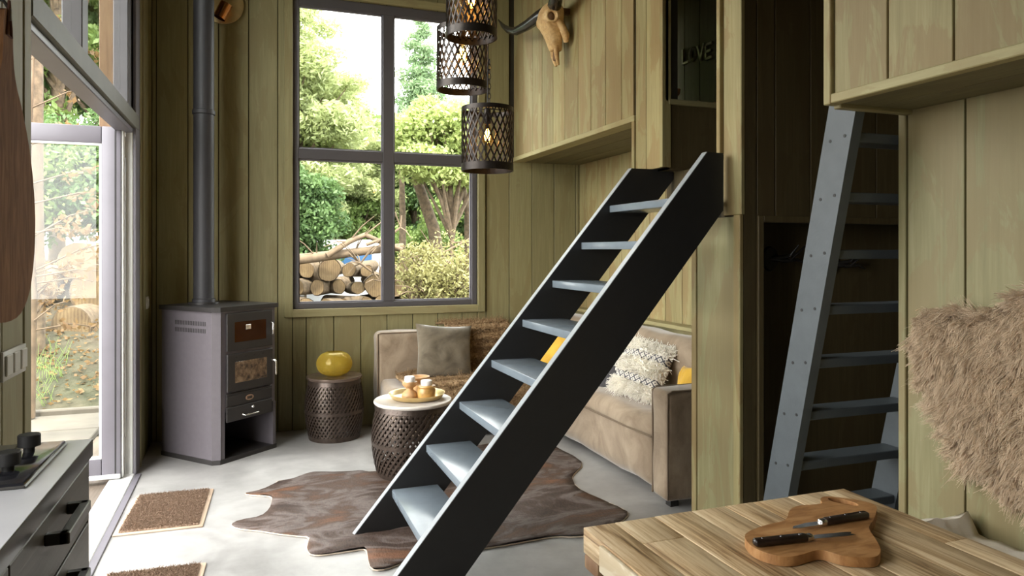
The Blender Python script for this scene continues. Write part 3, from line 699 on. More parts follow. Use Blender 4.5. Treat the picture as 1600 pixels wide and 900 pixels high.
# shaggy cream cushion: woven bands and tufted fields
def bands():
    k = N('woven_band'); tc = k.n('ShaderNodeTexCoord'); sp_ = k.n('ShaderNodeSeparateXYZ'); k.l(tc.outputs['Object'], sp_.inputs[0])
    def tri(out, per, off=0):
        a = k.n('ShaderNodeMath', operation='MULTIPLY_ADD'); a.inputs[1].default_value = 1/per; a.inputs[2].default_value = off; k.l(out, a.inputs[0])
        b = k.n('ShaderNodeMath', operation='PINGPONG'); b.inputs[1].default_value = 1; k.l(a.outputs[0], b.inputs[0]); return b.outputs[0]
    u, v = tri(sp_.outputs[0], .021), tri(sp_.outputs[1], .021, .35)
    ad = k.n('ShaderNodeMath', operation='ADD'); k.l(u, ad.inputs[0]); k.l(v, ad.inputs[1])
    mu = k.n('ShaderNodeMath', operation='MULTIPLY'); mu.inputs[1].default_value = 2.0; k.l(ad.outputs[0], mu.inputs[0])
    pp = k.n('ShaderNodeMath', operation='PINGPONG'); pp.inputs[1].default_value = 1; k.l(mu.outputs[0], pp.inputs[0])
    ab = k.n('ShaderNodeMath', operation='ABSOLUTE'); k.l(sp_.outputs[1], ab.inputs[0])
    sb = k.n('ShaderNodeMath', operation='SUBTRACT'); sb.inputs[1].default_value = .078; k.l(ab.outputs[0], sb.inputs[0])
    a2 = k.n('ShaderNodeMath', operation='ABSOLUTE'); k.l(sb.outputs[0], a2.inputs[0])
    lt = k.n('ShaderNodeMath', operation='LESS_THAN'); lt.inputs[1].default_value = .026; k.l(a2.outputs[0], lt.inputs[0])
    pat = k.ramp(pp.outputs[0], [(.42, (.07, .07, .085)), (.5, (.66, .62, .55))])
    k.set(Base_Color=k.mix(lt.outputs[0], (.86, .82, .74), pat), Roughness=.95); return k.m
pm = pillow(.37, .37, .15, 11); cu = put('shaggy_cushion', pm, bands())
tag(cu, 'shaggy cream cushion with two dark patterned bands on the sofa', 'cushion', 'cushions on the sofa'); place(cu, (2.36, 3.99, .645), -62, 26, -9)
def hair(name, roots, dirs, length, rad, mat, parent=None, seg=4, curl=.4, droop=(0, 0, 0), clump=0):
    n = len(roots); P = np.zeros((n, seg, 3)); d = np.array(dirs, float); r = np.array(roots, float)
    L = length*(.6+.8*rng.random(n)); side = rng.normal(size=(n, 3))*curl; dr_ = np.array(droop)
    for i in range(seg):
        f = i/(seg-1)
        P[:, i] = r + (d*f + side*f*f*.5 + dr_*f*f)*L[:, None]
    if clump:
        ci = rng.choice(n, clump, replace=False); near = np.empty(n, int)
        for a in range(0, n, 4000): near[a:a+4000] = ((r[a:a+4000, None]-r[ci][None])**2).sum(2).argmin(1)
        g = P[ci][near]
        for i in range(seg): f = (i/(seg-1))**1.3*.6; P[:, i] = P[:, i]*(1-f) + g[:, i]*f
    hc = bpy.data.hair_curves.new(name); hc.add_curves([seg]*n)
    hc.position_data.foreach_set('vector', P.reshape(-1).astype(np.float32))
    at = hc.attributes.new('radius', 'FLOAT', 'POINT')
    rr = np.tile(np.linspace(1, .35, seg), n)*rad; at.data.foreach_set('value', rr.astype(np.float32))
    hc.materials.append(mat); o = bpy.data.objects.new(name, hc); C.objects.link(o)
    if parent is not None: o.parent = parent
    return o
roots, dirs = [], []
for _ in range(9000):
    p = random.choice(pm.polygons); c = p.center
    if p.normal.z < .12 and abs(c.y) < .16: continue
    co = sum((pm.vertices[i].co*random.random() for i in p.vertices), Vector())
    ws_ = [random.random() for _ in p.vertices]; s_ = sum(ws_); co = sum((pm.vertices[i].co*(a/s_) for i, a in zip(p.vertices, ws_)), Vector())
    if abs(abs(co.y)-.078) < .026: continue
    roots.append(co); dirs.append(p.normal*.8 + Vector((random.gauss(0, .45), random.gauss(-.25, .4), 0)))
h_ = hair('tufts', roots, dirs, .024, .0034, plain('cream_wool', (.90, .86, .77), .9), cu, curl=.8); h_['kind'] = 'stuff'
# nubby brown throw over the back and seat
def throwm():
    k = N('nubby_throw'); f = k.noise(k.pos(), 60, 4, .7); k.set(Base_Color=k.ramp(f, [(.3, (.12, .065, .028)), (.5, (.36, .225, .11)), (.7, (.60, .43, .24))]), Roughness=.95); k.bump(f, 1, .02); return k.m
thv, thf = [], []
path = [(5.585, .46), (5.53, .70), (5.555, .785), (5.62, .805), (5.70, .80), (5.755, .785)]
front = [(5.09, .20), (5.095, .36), (5.12, .415), (5.25, .425), (5.40, .425), (5.50, .435), (5.535, .47), (5.54, .55)]
prof = front + [(5.54, .64)] + path[1:]
nx = 30; x0_, x1_ = 1.36, 2.02
for j, (yy, zz) in enumerate(prof):
    for i in range(nx+1):
        f = i/nx; w0 = .02*math.sin(j*1.3)
        # the seat part spreads wider to the left than the part over the back
        xs = x0_ + w0 + (-.30 if j < 6 else (.04 if j > 8 else -.12)) if f == 0 else None
        xl = x0_ + w0 + (-.30 if j < 6 else (.10 if j > 8 else -.10))
        x = xl + (x1_-xl)*f
        nzz = .010*mnoise.noise(Vector((x*14, j*.9, 0)))
        thv.append((x, yy-abs(nzz), zz+abs(nzz)+.004))
for j in range(len(prof)-1):
    for i in range(nx):
        a = j*(nx+1)+i; thf.append((a, a+1, a+nx+2, a+nx+1))
tm = pymesh('throw_blanket', thv, thf, 70); tm.materials.append(throwm())
to = put('throw_blanket', tm, None); tag(to, 'nubby brown throw blanket draped over the sofa below the window', 'blanket')
mo = to.modifiers.new('thick', 'SOLIDIFY'); mo.thickness = .008; mo.offset = 1
roots, dirs = [], []
for _ in range(9000):
    p = random.choice(tm.polygons); ws_ = [random.random() for _ in p.vertices]; s_ = sum(ws_)
    roots.append(sum((tm.vertices[i].co*(a/s_) for i, a in zip(p.vertices, ws_)), Vector())); nn = p.normal if p.normal.z - p.normal.y > 0 else -p.normal
    dirs.append(nn*.9 + Vector((random.gauss(0, .5), random.gauss(0, .3), random.gauss(-.1, .4))))
h_ = hair('loops', roots, dirs, .020, .0024, throwm(), to, curl=1.2); h_['kind'] = 'stuff'

# ------------------------------------------------------------------ cowhide and mats
hp = [(380.5,772),(403,768),(427,760),(435,751.5),(447,752.5),(472,745.5),(488,738.5),(520,739),(553,738),(565,736.5),(588,740),(640,722),(700,705),(760,694),(815,690),(860,695),(878,705),(915,725),(902,737),(892,747),(896,758),(919,776),(955,788),(976,798),(984,806),(965,822),(913,843),(874,839),(837,845),(797,853),(760,858),(715,868),(668,872),(630,880),(610,890),(590,894),(577,890),(574,865),(571,859),(549,863),(521,867),(500,870),(484,869),(478,859),(486,841),(472,840),(431,836),(407,831),(374,829),(359,823),(366,817),(403,810),(419,804),(425,788),(426,778),(415,776),(387,775)]
out2 = [Vector(fl(*p)) for p in hp]
# smooth the outline a little
dense = []
for i, p in enumerate(out2):
    q = out2[(i+1) % len(out2)]; dense += [p, p.lerp(q, .5)]
dense = [(dense[i-1]+dense[i]*2+dense[(i+1) % len(dense)])/4 for i in range(len(dense))]
bb = B(); vs = [bb.bm.verts.new((p.x, p.y, .006)) for p in dense]; f0 = bb.bm.faces.new(vs)
bmesh.ops.triangulate(bb.bm, faces=[f0])
for _ in range(4):
    bmesh.ops.subdivide_edges(bb.bm, edges=[e for e in bb.bm.edges if e.calc_length() > .09 and not e.is_boundary], cuts=1)
    bmesh.ops.triangulate(bb.bm, faces=bb.bm.faces[:])
for v in bb.bm.verts:
    e = v.is_boundary
    v.co.z = .007 + .022*max(0, mnoise.noise(Vector((v.co.x*3, v.co.y*7, 1)))) + .006*max(0, mnoise.noise(Vector((v.co.x*9, v.co.y*15, 4)))) + (.006*max(0, mnoise.noise(Vector((v.co.x*11, v.co.y*11, 9)))) if e else 0)
rug = put('cowhide_rug', bb, M['hide'], smooth=60); tag(rug, 'dark brown cowhide rug spread under the stair', 'rug')
mo = rug.modifiers.new('thick', 'SOLIDIFY'); mo.thickness = .004; mo.offset = -1
eb = B(); eb.tube([(p.x, p.y, .0045) for p in dense]+[(dense[0].x, dense[0].y, .0045)], .0035, 5)
put('raw_edge', eb, M['hide_edge'], rug)
def mat_(label, c, w_, h_, rz):
    t = thing('door_mat', label, 'mat', loc=(c[0], c[1], 0), rz=rz, group='coir mats inside the garden door')
    put('backing', B().box((-w_/2, -h_/2, 0), (w_/2, h_/2, .008), .004, 2), M['mat_edge'], t, smooth=40)
    put('pile', B().box((-w_/2+.022, -h_/2+.022, .008), (w_/2-.022, h_/2-.022, .015), .003, 1), M['coir'], t)
    rt = [(random.uniform(-w_/2+.024, w_/2-.024), random.uniform(-h_/2+.024, h_/2-.024), .013) for _ in range(16000)]
    h2 = hair('coir_fibre', rt, [(random.gauss(0, .5), random.gauss(0, .5), 1) for _ in rt], .009, .0011, M['coir'], t, seg=3); h2['kind'] = 'stuff'
mat_('brown coir door mat in front of the stove', (-.413, 4.24), .41, .60, R(-2.5))
mat_('brown coir door mat cut off by the bottom edge of the picture', (-.40, 3.18), .41, .60, R(-3))

# ------------------------------------------------------------------ dining table, chopping board, knives, bench
tx0, tx1, ty0, ty1, tz = .738, 1.527, .30, 1.521, .75
tt = thing('dining_table', 'reclaimed wood dining table with thick staves in the front corner', 'table', loc=(tx0, ty0, 0))
random.seed(21)
xs = [tx0]
while xs[-1] < tx1-.11: xs.append(xs[-1]+random.uniform(.075, .125))
xs.append(tx1)
for i, (a, b) in enumerate(zip(xs, xs[1:])):
    cuts = [ty1]; 
    while cuts[-1] > ty0+.25: cuts.append(cuts[-1]-random.uniform(.10, .55) if len(cuts) == 1 else cuts[-1]-random.uniform(.3, .7))
    cuts = [c for c in cuts if c > ty0+.12]+[ty0]
    for c1, c0 in zip(cuts, cuts[1:]):
        dz = random.uniform(-.0012, .0008)
        put('stave', B().box((a-tx0+.0004, c0-ty0+.0005, .69), (b-tx0-.0004, c1-ty0-.0005, tz+dz), .0022, 2), M['table'], tt, smooth=40)
put('side_lit_strip', B().box((-.010, .10, .687), (.0, ty1-ty0-.10, tz-.004), .003, 2), M['table_side_lit'], tt, smooth=40)  # added pale strip standing in for staves lit from the door
for x, y in ((.03, .03), (.03, ty1-ty0-.11), (tx1-tx0-.12, .03), (tx1-tx0-.12, ty1-ty0-.11)):
    put('leg', B().box((x, y, 0), (x+.085, y+.085, .69), .006, 2), M['rough_block'], tt, smooth=40)
put('corner_block', B().box((.0, ty1-ty0-.075, .655), (.06, ty1-ty0-.004, .69), .006, 2), M['rough_block'], tt, smooth=40)
cbp = [(1162.5,838),(1166,832),(1181,825),(1201.5,818.6),(1225,814),(1230.5,808.4),(1232,799),(1237.5,793),(1250,789),(1275,788),(1286,786),(1281,780),(1284,776.4),(1294,775),(1322,778),(1353,783.4),(1367,788),(1371,794),(1369,800.6),(1366,811.5),(1358,821),(1358,827),(1369,843),(1377,857),(1375,866),(1366,871),(1337.5,871),(1314,868),(1294,861.6),(1283,859),(1272,860),(1256,865.5),(1237.5,870),(1215.6,869),(1189,861.6),(1170,850.6)]
cbh = [(1293,778.2),(1300,777.5),(1322,780.5),(1340,786.6),(1342,790.5),(1330,789.7),(1306,785),(1295,781)]
def smoothloop(pts, k=2):
    P = [Vector(p) for p in pts]
    for _ in range(k):
        n = len(P); P = [x for i in range(n) for x in (P[i].lerp(P[(i+1) % n], .25), P[i].lerp(P[(i+1) % n], .75))]
    return P
cb0 = Vector((1.2, 1.27, tz+.001))
bb = B(); es = []
for loop in (cbp, cbh):
    L = [bb.bm.verts.new((p.x-cb0.x, p.y-cb0.y, 0)) for p in smoothloop([fl(*q, .772) for q in loop])]
    es += [bb.bm.edges.new((L[i], L[(i+1) % len(L)])) for i in range(len(L))]
bmesh.ops.triangle_fill(bb.bm, edges=es, use_beauty=True, use_dissolve=False)
ex = bmesh.ops.extrude_face_region(bb.bm, geom=bb.bm.faces[:])
bmesh.ops.translate(bb.bm, verts=[v for v in ex['geom'] if isinstance(v, bmesh.types.BMVert)], vec=(0, 0, .021))
o = put('chopping_board', bb, M['board'], loc=cb0); tag(o, 'brown irregular wooden chopping board with a slotted handle on the table', 'chopping board')
bv = o.modifiers.new('round', 'BEVEL'); bv.width = .003; bv.segments = 2; bv.limit_method = 'ANGLE'; bv.angle_limit = R(50)
def knife(label, p0, p1, L, tip):
    p0, p1 = Vector(p0), Vector(p1); a = math.atan2(p1.y-p0.y, p1.x-p0.x)
    t = thing('knife', label, 'knife', loc=(p0.x, p0.y, tz+.0225), rz=a, group='knives on the chopping board')
    put('handle', B().box((0, -.010, .001), (.128, .010, .017), .006, 3), M['knife_handle'], t, smooth=50)
    for x in (.02, .065, .11): put('rivet', B().tube([(x, 0, .0165), (x, 0, .0178)], .003, 10), M['steel'], t)
    put('bolster', B().box((.124, -.009, .002), (.142, .009, .015), .004, 2), M['steel'], t, smooth=50)
    if tip: pts = [(.138, -.009), (L-.02, -.012), (L, -.010), (L-.008, -.003), (L, .004), (L-.012, .008), (.138, .009)]
    else: pts = [(.138, -.009), (L-.05, -.011), (L-.01, -.005), (L, .004), (L-.02, .008), (.138, .009)]
    put('blade', B().prism(pts, .006, .0078), M['steel'], t)
knife('dark handled knife lying nearest the table edge with a forked tip', (1.004, 1.243), (1.246, 1.214), .243, True)
knife('dark handled knife lying beside the slotted board handle', (1.361, 1.284), (1.14, 1.284), .222, False)
bn = thing('bench', 'low bench along the wall behind the table', 'bench', loc=(1.64, .2, 0))
put('seat', B().box((0, 0, .40), (.48, 1.52, .44), .004, 1), M['olive_y'], bn)
put('front', B().box((.02, .02, 0), (.05, 1.50, .40)), M['olive_y'], bn); put('side', B().box((.05, 1.47, 0), (.46, 1.50, .40)), M['olive_lit'], bn)
pv, pf = [], []; nxx, nyy = 14, 44
for i in range(nxx+1):
    for j in range(nyy+1):
        x, y = i/nxx, j/nyy
        e = min(1, 8*x)*min(1, 14*min(y, 1-y))
        z = .0 + .055*e**.6 + .016*mnoise.noise(Vector((x*4, y*16, 2)))*e + .03*max(0, mnoise.noise(Vector((x*6, y*22, 7))))*e + .09*e*math.exp(-((y-.95)/.025)**2) + .02*e
        pv.append((1.65+x*.47, .25+y*1.46, .442+z))
for i in range(nxx):
    for j in range(nyy):
        a = i*(nyy+1)+j; pf.append((a, a+nyy+1, a+nyy+2, a+1))
o = put('bench_cloth', pymesh('bench_cloth', pv, pf, 70), M['cream_cloth']); tag(o, 'crumpled cream cloth spread on the bench behind the table', 'cloth')
mo = o.modifiers.new('thick', 'SOLIDIFY'); mo.thickness = .006; mo.offset = 1

# ------------------------------------------------------------------ sheepskin on the wall
def onx(px, py, x):
    r = ray(px, py); t = x/r[0]; return (r[1]*t, EYE+r[2]*t)
fo = [(1430,512),(1434,494),(1448,484),(1480,477),(1512,481),(1542,484),(1570,479),(1586,466),(1602,452),(1640,425)]
fo2 = [(1640,800),(1602,782),(1584,768),(1566,750),(1550,738),(1534,740),(1517,734),(1502,718),(1492,690),(1487,668),(1474,638),(1457,602),(1442,566),(1433,534)]
left = [onx(*p, XR) for p in fo]; low = [onx(*p, XR) for p in fo2]
poly = left + [(1.25, 1.36), (1.12, 1.27), (1.02, 1.20), (1.0, 1.05), (1.06, .85), (1.10, .70), (1.22, .60)] + low
pl = [Vector(p) for p in poly]
def inside(y, z):
    r = False; j = len(pl)-1
    for i in range(len(pl)):
        if (pl[i].y > z) != (pl[j].y > z) and y < (pl[j].x-pl[i].x)*(z-pl[i].y)/(pl[j].y-pl[i].y)+pl[i].x: r = not r
        j = i
    return r
def edged(y, z):
    p = Vector((y, z)); d = 9; v = Vector((0, 0))
    for i in range(len(pl)):
        a, b = pl[i-1], pl[i]; ab = b-a; t = max(0, min(1, (p-a).dot(ab)/ab.length_squared)); q = a+ab*t-p
        if q.length < d: d = q.length; v = q/max(d, 1e-4)
    return d, v
sk = thing('sheepskin', 'shaggy brown sheepskin hanging on the olive wall', 'sheepskin', loc=(XR, 1.4, .62))
o_ = Vector((XR, 1.4, .62))
pc = sum(pl, Vector((0, 0)))/len(pl)
put('skin', B().prism([(p.x-1.4, p.y-.62) for p in [q+(pc-q).normalized()*.022 for q in pl]], 0.001, .012, Matrix(((0, 0, -1, 0), (1, 0, 0, 0), (0, 1, 0, 0), (0, 0, 0, 1)))), plain('skin_back', (.16, .10, .06), .9), sk)
ys = [p.x for p in pl]; zs = [p.y for p in pl]
roots, dirs = [], []
while len(roots) < 48000:
    y, z = random.uniform(min(ys), max(ys)), random.uniform(min(zs), max(zs))
    if y < 1.30 and random.random() < .6: continue
    if not inside(y, z): continue
    e, ov = edged(y, z)
    if e < .012: continue
    ow = max(0, 1-e/.06)*(.9 if y < 1.76 else .25)
    if y > 1.80 and e < .022: continue
    roots.append((-.012-.020*min(1, e/.08), y-1.4, z-.62))
    n1 = mnoise.noise(Vector((y*22, z*22, 1))); n2 = mnoise.noise(Vector((y*22, z*22, 8))); n3 = mnoise.noise(Vector((y*9, z*9, 3)))
    dirs.append((-.60+.25*n3+random.gauss(0, .12), .20+n1*.9+random.gauss(0, .15)+ov.x*ow, -.55*(1-ow)+n2*.75+random.gauss(0, .15)+ov.y*ow))
def woolm():
    k = N('brown_wool'); f = k.noise(k.pos(), 24, 5, .7); ci = k.n('ShaderNodeHairInfo')
    c = k.ramp(f, [(.3, (.10, .056, .028)), (.5, (.27, .175, .098)), (.72, (.50, .365, .23))])
    k.set(Base_Color=k.mix(ci.outputs['Intercept'], c, (.70, .55, .38)), Roughness=.6); k.p.inputs['Sheen Weight'].default_value = .2; return k.m
h_ = hair('wool', roots, dirs, .042, .0011, woolm(), sk, seg=5, curl=.6, droop=(0.05, 0, -.3), clump=5200); h_['kind'] = 'stuff'

# ------------------------------------------------------------------ pendant lamps
def pendant(label, x, y, zb, r, h):
    t = thing('pendant_lamp', label, 'lamp', loc=(x, y, zb), group='lattice pendant lamps')
    lat = B(); n = 25
    for d in (1, -1):
        for k in range(n):
            pts, nn = [], []
            for i in range(11):
                f = i/10; a = 2*math.pi*k/n + d*f*.95; q = r + (.0015 if d > 0 else -.0015)
                pts.append((q*math.cos(a), q*math.sin(a), .03+f*(h-.05))); nn.append((math.cos(a), math.sin(a), 0))
            lat.strip(pts, .0085, nn, .003)
    sh_ = put('shade', lat, M['lamp'], t); sh_['kind'] = 'stuff'
    put('bottom_band', B().lathe([(r-.004, 0), (r+.004, 0), (r+.004, .042), (r-.002, .042)], 48), M['lamp'], t, smooth=40)
    put('top_band', B().lathe([(r-.004, h-.025), (r+.003, h-.025), (r+.003, h), (r-.004, h)], 48), M['lamp'], t, smooth=40)
    sp_ = B()
    for k in range(3): a = k*2.094; sp_.tube([(0, 0, h-.006), ((r-.003)*math.cos(a), (r-.003)*math.sin(a), h-.006)], .003, 6)
    put('spider', sp_, M['lamp'], t)
    put('socket', B().lathe([(0, h), (.012, h), (.02, h-.015), (.02, h-.085), (.016, h-.095), (0, h-.095)], 20), M['lamp'], t, smooth=50)
    bz = h-.095
    bl = put('bulb', B().lathe([(.012, bz), (.018, bz-.02), (.031, bz-.055), (.033, bz-.075), (.026, bz-.10), (.012, bz-.117), (0, bz-.12)], 24), M['bulb'], t, smooth=60)
    fb = B()
    for k in range(4):
        a = k*math.pi/2+.3; fb.tube([(.008*math.cos(a), .008*math.sin(a), bz-.025), (.019*math.cos(a+.5), .019*math.sin(a+.5), bz-.055), (.010*math.cos(a+1), .010*math.sin(a+1), bz-.092)], .0028, 6)
    put('filament', fb, M['filament'], bl)
    ch_ = B(); z = h
    put('cord', B().tube([(0, 0, h), (.004, 0, h+.5), (0, 0, ZC-zb)], .0035, 6), M['black'], t, smooth=60)
    for i in range(10):
        zz = h+.012+i*.028; rot = Matrix.Translation((.012, 0, zz)) @ Matrix.Rotation(R(90*(i % 2)), 4, 'Z')
        ch_.tube([rot @ Vector((.009*math.cos(a), 0, .018*math.sin(a))) for a in [2*math.pi*k/10 for k in range(11)]], .0022, 5, cap=False)
    put('chain', ch_, M['lamp'], t, smooth=60)
    l = bpy.data.lights.new('bulb_glow', 'POINT'); l.energy = 2.0; l.color = (1, .62, .26); l.shadow_soft_size = .02
    lo = bpy.data.objects.new('bulb_glow', l); C.objects.link(lo); lo.parent = t; lo.location = (0, 0, bz-.06)
pendant('lowest lattice pendant lamp with glowing filament bulb', 1.283, 3.897, 1.857, .146, .365)
pendant('middle lattice pendant lamp hanging in front of the window', 1.178, 4.045, 2.345, .150, .365)
pendant('topmost lattice pendant lamp cut by the top of the picture', 1.125, 3.69, 2.548, .135, .365)

# ------------------------------------------------------------------ horned skull
sk0 = Vector((XR, 4.66, 3.15))
sku = thing('horned_skull', 'horned cattle skull mounted on the worn boards', 'skull', loc=sk0)
secs = [(0.012, .13, .045, .035), (-.02, .135, .088, .07), (-.06, .14, .108, .085), (-.10, .145, .112, .088), (-.14, .145, .104, .085), (-.18, .135, .082, .078), (-.22, .125, .066, .068), (-.27, .115, .054, .056), (-.31, .108, .047, .048), (-.335, .104, .042, .040)]
vs_, fs_ = [], []; n_ = 28
for (z, o, w_, d_) in secs:
    for k in range(n_):
        a = 2*math.pi*k/n_; ca, sa = math.cos(a), math.sin(a)
        yy = w_*math.copysign(abs(ca)**.85, ca); xx = d_*math.copysign(abs(sa)**.8, sa)
        # eye sockets pressed into both sides of the face
        for sgn in (1, -1):
            dd = math.hypot((z+.115)/.036, (xx-.028)/.034)
            if ca*sgn > 0 and dd < 1: yy -= sgn*.045*(1-dd**3)
        j = .004*mnoise.noise(Vector((yy*30, z*30, xx*30)))
        vs_.append((-(o+xx+j), yy+j, z))
for i in range(len(secs)-1):
    for k in range(n_):
        a, b = i*n_+k, i*n_+(k+1) % n_; fs_.append((a, b, b+n_, a+n_))
fs_.append(tuple(range(n_-1, -1, -1))); fs_.append(tuple(range((len(secs)-1)*n_, len(secs)*n_)))
cr = put('cranium', pymesh('cranium', vs_, fs_), M['bone'], sku)
cr.data.polygons.foreach_set('use_smooth', [True]*len(cr.data.polygons)); sb_ = cr.modifiers.new('sub', 'SUBSURF'); sb_.levels = 1; sb_.render_levels = 2
for sgn in (1, -1):
    put('eye_rim', B().tube([(-(.173+.036*math.sin(a)), sgn*(.098-.012*math.sin(a)), -.115+.038*math.cos(a)) for a in [2*math.pi*k/20 for k in range(21)]], .009, 8, cap=False), M['bone'], sku, smooth=60)
    put('eye_socket', B().sphere((-.175, sgn*.083, -.115), .031, 14, 10, (1, .45, 1)), M['shadow_hole'], sku, smooth=60)
    put('nose_bone', B().tube([(-.115, sgn*.030, -.30), (-.112, sgn*.033, -.36), (-.10, sgn*.026, -.405), (-.092, sgn*.016, -.43)], [.020, .016, .013, .010], 10), M['bone'], sku, smooth=60)
    put('cheek_bone', B().tube([(-.13, sgn*.088, -.135), (-.095, sgn*.092, -.18), (-.06, sgn*.078, -.235), (-.05, sgn*.06, -.275)], [.020, .026, .028, .018], 10), M['bone'], sku, smooth=60)
put('nose_cavity', B().box((-.118, -.026, -.395), (-.085, .026, -.325), .008, 2), M['shadow_hole'], sku, smooth=50)
put('horn', B().tube([Vector(p)-sk0 for p in ((2.005, 4.73, 3.115), (1.985, 4.82, 3.11), (1.965, 5.0, 3.10), (1.95, 5.2, 3.11), (1.95, 5.38, 3.17), (1.955, 5.53, 3.25), (1.96, 5.66, 3.34))], [.048, .045, .039, .033, .026, .017, .005], 14), M['horn'], sku, smooth=60)
put('horn', B().tube([Vector(p)-sk0 for p in ((2.005, 4.59, 3.115), (1.975, 4.50, 3.12), (1.93, 4.38, 3.14), (1.90, 4.25, 3.24), (1.89, 4.12, 3.40), (1.90, 4.04, 3.58), (1.93, 4.0, 3.75))], [.050, .047, .042, .035, .027, .017, .005], 14), M['horn'], sku, smooth=60)
put('hanger', B().box((-.06, -.02, -.06), (0, .02, -.02)), M['shadow_hole'], sku)

# ------------------------------------------------------------------ loft ornaments
lz, lx = 2.91, 3.40
def letter(ch, y, z, strokes):
    b = B(); m = Matrix(((0, 0, -1, 0), (-1, 0, 0, 0), (0, 1, 0, 0), (0, 0, 0, 1)))
    for s in strokes:
        for p, q in zip(s, s[1:]):
            p, q = Vector(p), Vector(q); d = (q-p).normalized(); nrm = Vector((-d.y, d.x))*.0095; p = p-d*.0095; q = q+d*.0095
            b.prism([tuple(p-nrm), tuple(q-nrm), tuple(q+nrm), tuple(p+nrm)], 0, .022, m)
    o = put('letter', b, M['letter'], loc=(lx-.001, y, z)); tag(o, 'small metal letter %s on the dim loft wall' % ch, 'letter', 'letters on the loft wall')
oc = [(.045+.038*math.cos(a), .055+.05*math.sin(a)) for a in [2*math.pi*k/14 for k in range(15)]]
letter('L', 5.08, lz+.045, [[(0, .11), (0, 0), (.07, 0)]])
letter('O', 4.99, lz+.035, [oc])
letter('V', 4.87, lz+.02, [[(0, .11), (.04, 0), (.08, .11)]])
letter('E', 4.76, lz+.005, [[(.07, .11), (0, .11), (0, 0), (.07, 0)], [(0, .055), (.06, .055)]])
gb = thing('wooden_goblet', 'small turned wooden goblet on the sill of the loft opening', 'goblet', loc=(2.30, 3.54, 2.246))
put('cup', B().lathe([(0, 0), (.032, 0), (.034, .01), (.016, .03), (.016, .04), (.03, .055), (.036, .085), (.032, .085), (.026, .06), (0, .05)], 24), M['turned'], gb, smooth=50)
gd = thing('bead_garland', 'garland of dark beads along the sill of the loft opening', 'garland', loc=(2.37, 3.53, 2.246))
be = B().sphere((0, 0, 0), .011, 10, 7).mesh('bead', 60); be.materials.append(M['turned'])
for i in range(22): put('bead', be, None, gd, loc=(i*.019, .012*math.sin(i*1.1), .011+.006*(i % 3 == 1)))
def antler(label, x, z):
    t = thing('antler_hook', label, 'hook', loc=(x, 3.0, z), group='antler hooks in the cupboard')
    put('plaque', B().lathe([(0, 0), (.05, 0), (.045, .015), (0, .018)], 20, sy=1.3, M=Matrix.Rotation(R(90), 4, 'X')), M['horn'], t, smooth=40)
    for s in (1, -1):
        put('antler', B().tube([(.0, -.01, .0), (.05, -.06, .0+.01*s), (.11, -.08, .015*s+.01), (.15, -.09, .045*s+.02)], [.012, .011, .009, .004], 8), M['horn'], t, smooth=60)
        put('tine', B().tube([(.07, -.07, .01*s), (.10, -.10, .05+.02*s)], [.008, .003], 7), M['horn'], t, smooth=60)
antler('black antler coat hook in the dark cupboard opening', 2.52, 1.36); antler('black antler coat hook behind the ladder rungs', 2.92, 1.33)

# ------------------------------------------------------------------ switches, hanging board
sw = thing('switch_plate', 'white triple switch plate on the wall by the hob', 'switch', loc=(XL, 2.53, 1.065))
put('plate', B().box((0, -.115, -.042), (.010, .108, .045), .003, 2), M['white_plastic'], sw, smooth=40)
for i in range(3): put('rocker', B().box((.010, -.10+i*.072, -.028), (.016, -.044+i*.072, .032), .002, 1), M['white_plastic'], sw)
s2_ = thing('light_switch', 'small white light switch on the boards beside the stove', 'switch', loc=(XL, 5.52, 1.04))
put('plate', B().box((0, -.04, -.042), (.010, .04, .042), .003, 2), M['white_plastic'], s2_, smooth=40); put('rocker', B().box((.010, -.026, -.028), (.015, .026, .028), .002, 1), M['white_plastic'], s2_)
hb = thing('hanging_board', 'dark wooden paddle board hanging by the garden door', 'chopping board', loc=(-.645, 2.36, 1.20))
half = [(0, 0), (.10, .008), (.17, .04), (.22, .09), (.255, .17), (.27, .27), (.262, .36), (.235, .45), (.19, .54), (.13, .62), (.07, .68), (.045, .74), (.04, .86), (.0, .88)]
hpts = smoothloop(half + [(-x, z) for x, z in reversed(half[1:-1])], 1)
put('board', B().prism([tuple(p) for p in hpts], -.012, .012, Matrix(((0, 0, 1, 0), (1, 0, 0, 0), (0, 1, 0, 0), (0, 0, 0, 1)))), M['hung_board'], hb)
put('hook', B().tube([(-.025, 0, .90), (.0, 0, .90), (.015, 0, .875), (.015, 0, .845)], .005, 8), M['handle'], hb); put('cord', B().tube([(.014, 0, .90), (.014, .02, .80), (.014, -.02, .80), (.014, 0, .90)], .004, 6), plain('leather', (.09, .03, .015), .7), hb)

# ------------------------------------------------------------------ kitchen
kc = thing('kitchen_unit', 'dark kitchen drawer unit in the front corner', 'cabinet', loc=(-.415, 2.14, 0))
put('carcass', B().box((-.74, -1.9, .10), (0, 0, .853)), M['cabinet'], kc); put('plinth', B().box((-.74, -1.88, 0), (-.05, -.02, .10)), M['black'], kc)
put('end_panel', B().box((-.74, -.001, .0), (.018, .012, .853), .002, 1), M['cabinet'], kc)
for y0, y1 in ((-.66, -.004), (-1.30, -.664), (-1.9, -1.304)):
    for z0, z1 in ((.696, .850), (.40, .692), (.11, .396)):
        d_ = put('drawer', B().box((0, y0+.002, z0+.002), (.020, y1-.002, z1-.002), .002, 1), M['cabinet'], kc)
        ym = (y0+y1)/2; zm = z1-.045
        hd = B().box((.020, ym-.105, zm-.012), (.062, ym-.085, zm+.012), .002, 1).box((.020, ym+.085, zm-.012), (.062, ym+.105, zm+.012), .002, 1).box((.046, ym-.105, zm-.012), (.066, ym+.105, zm+.012), .002, 1)
        put('handle', hd, M['handle'], d_)
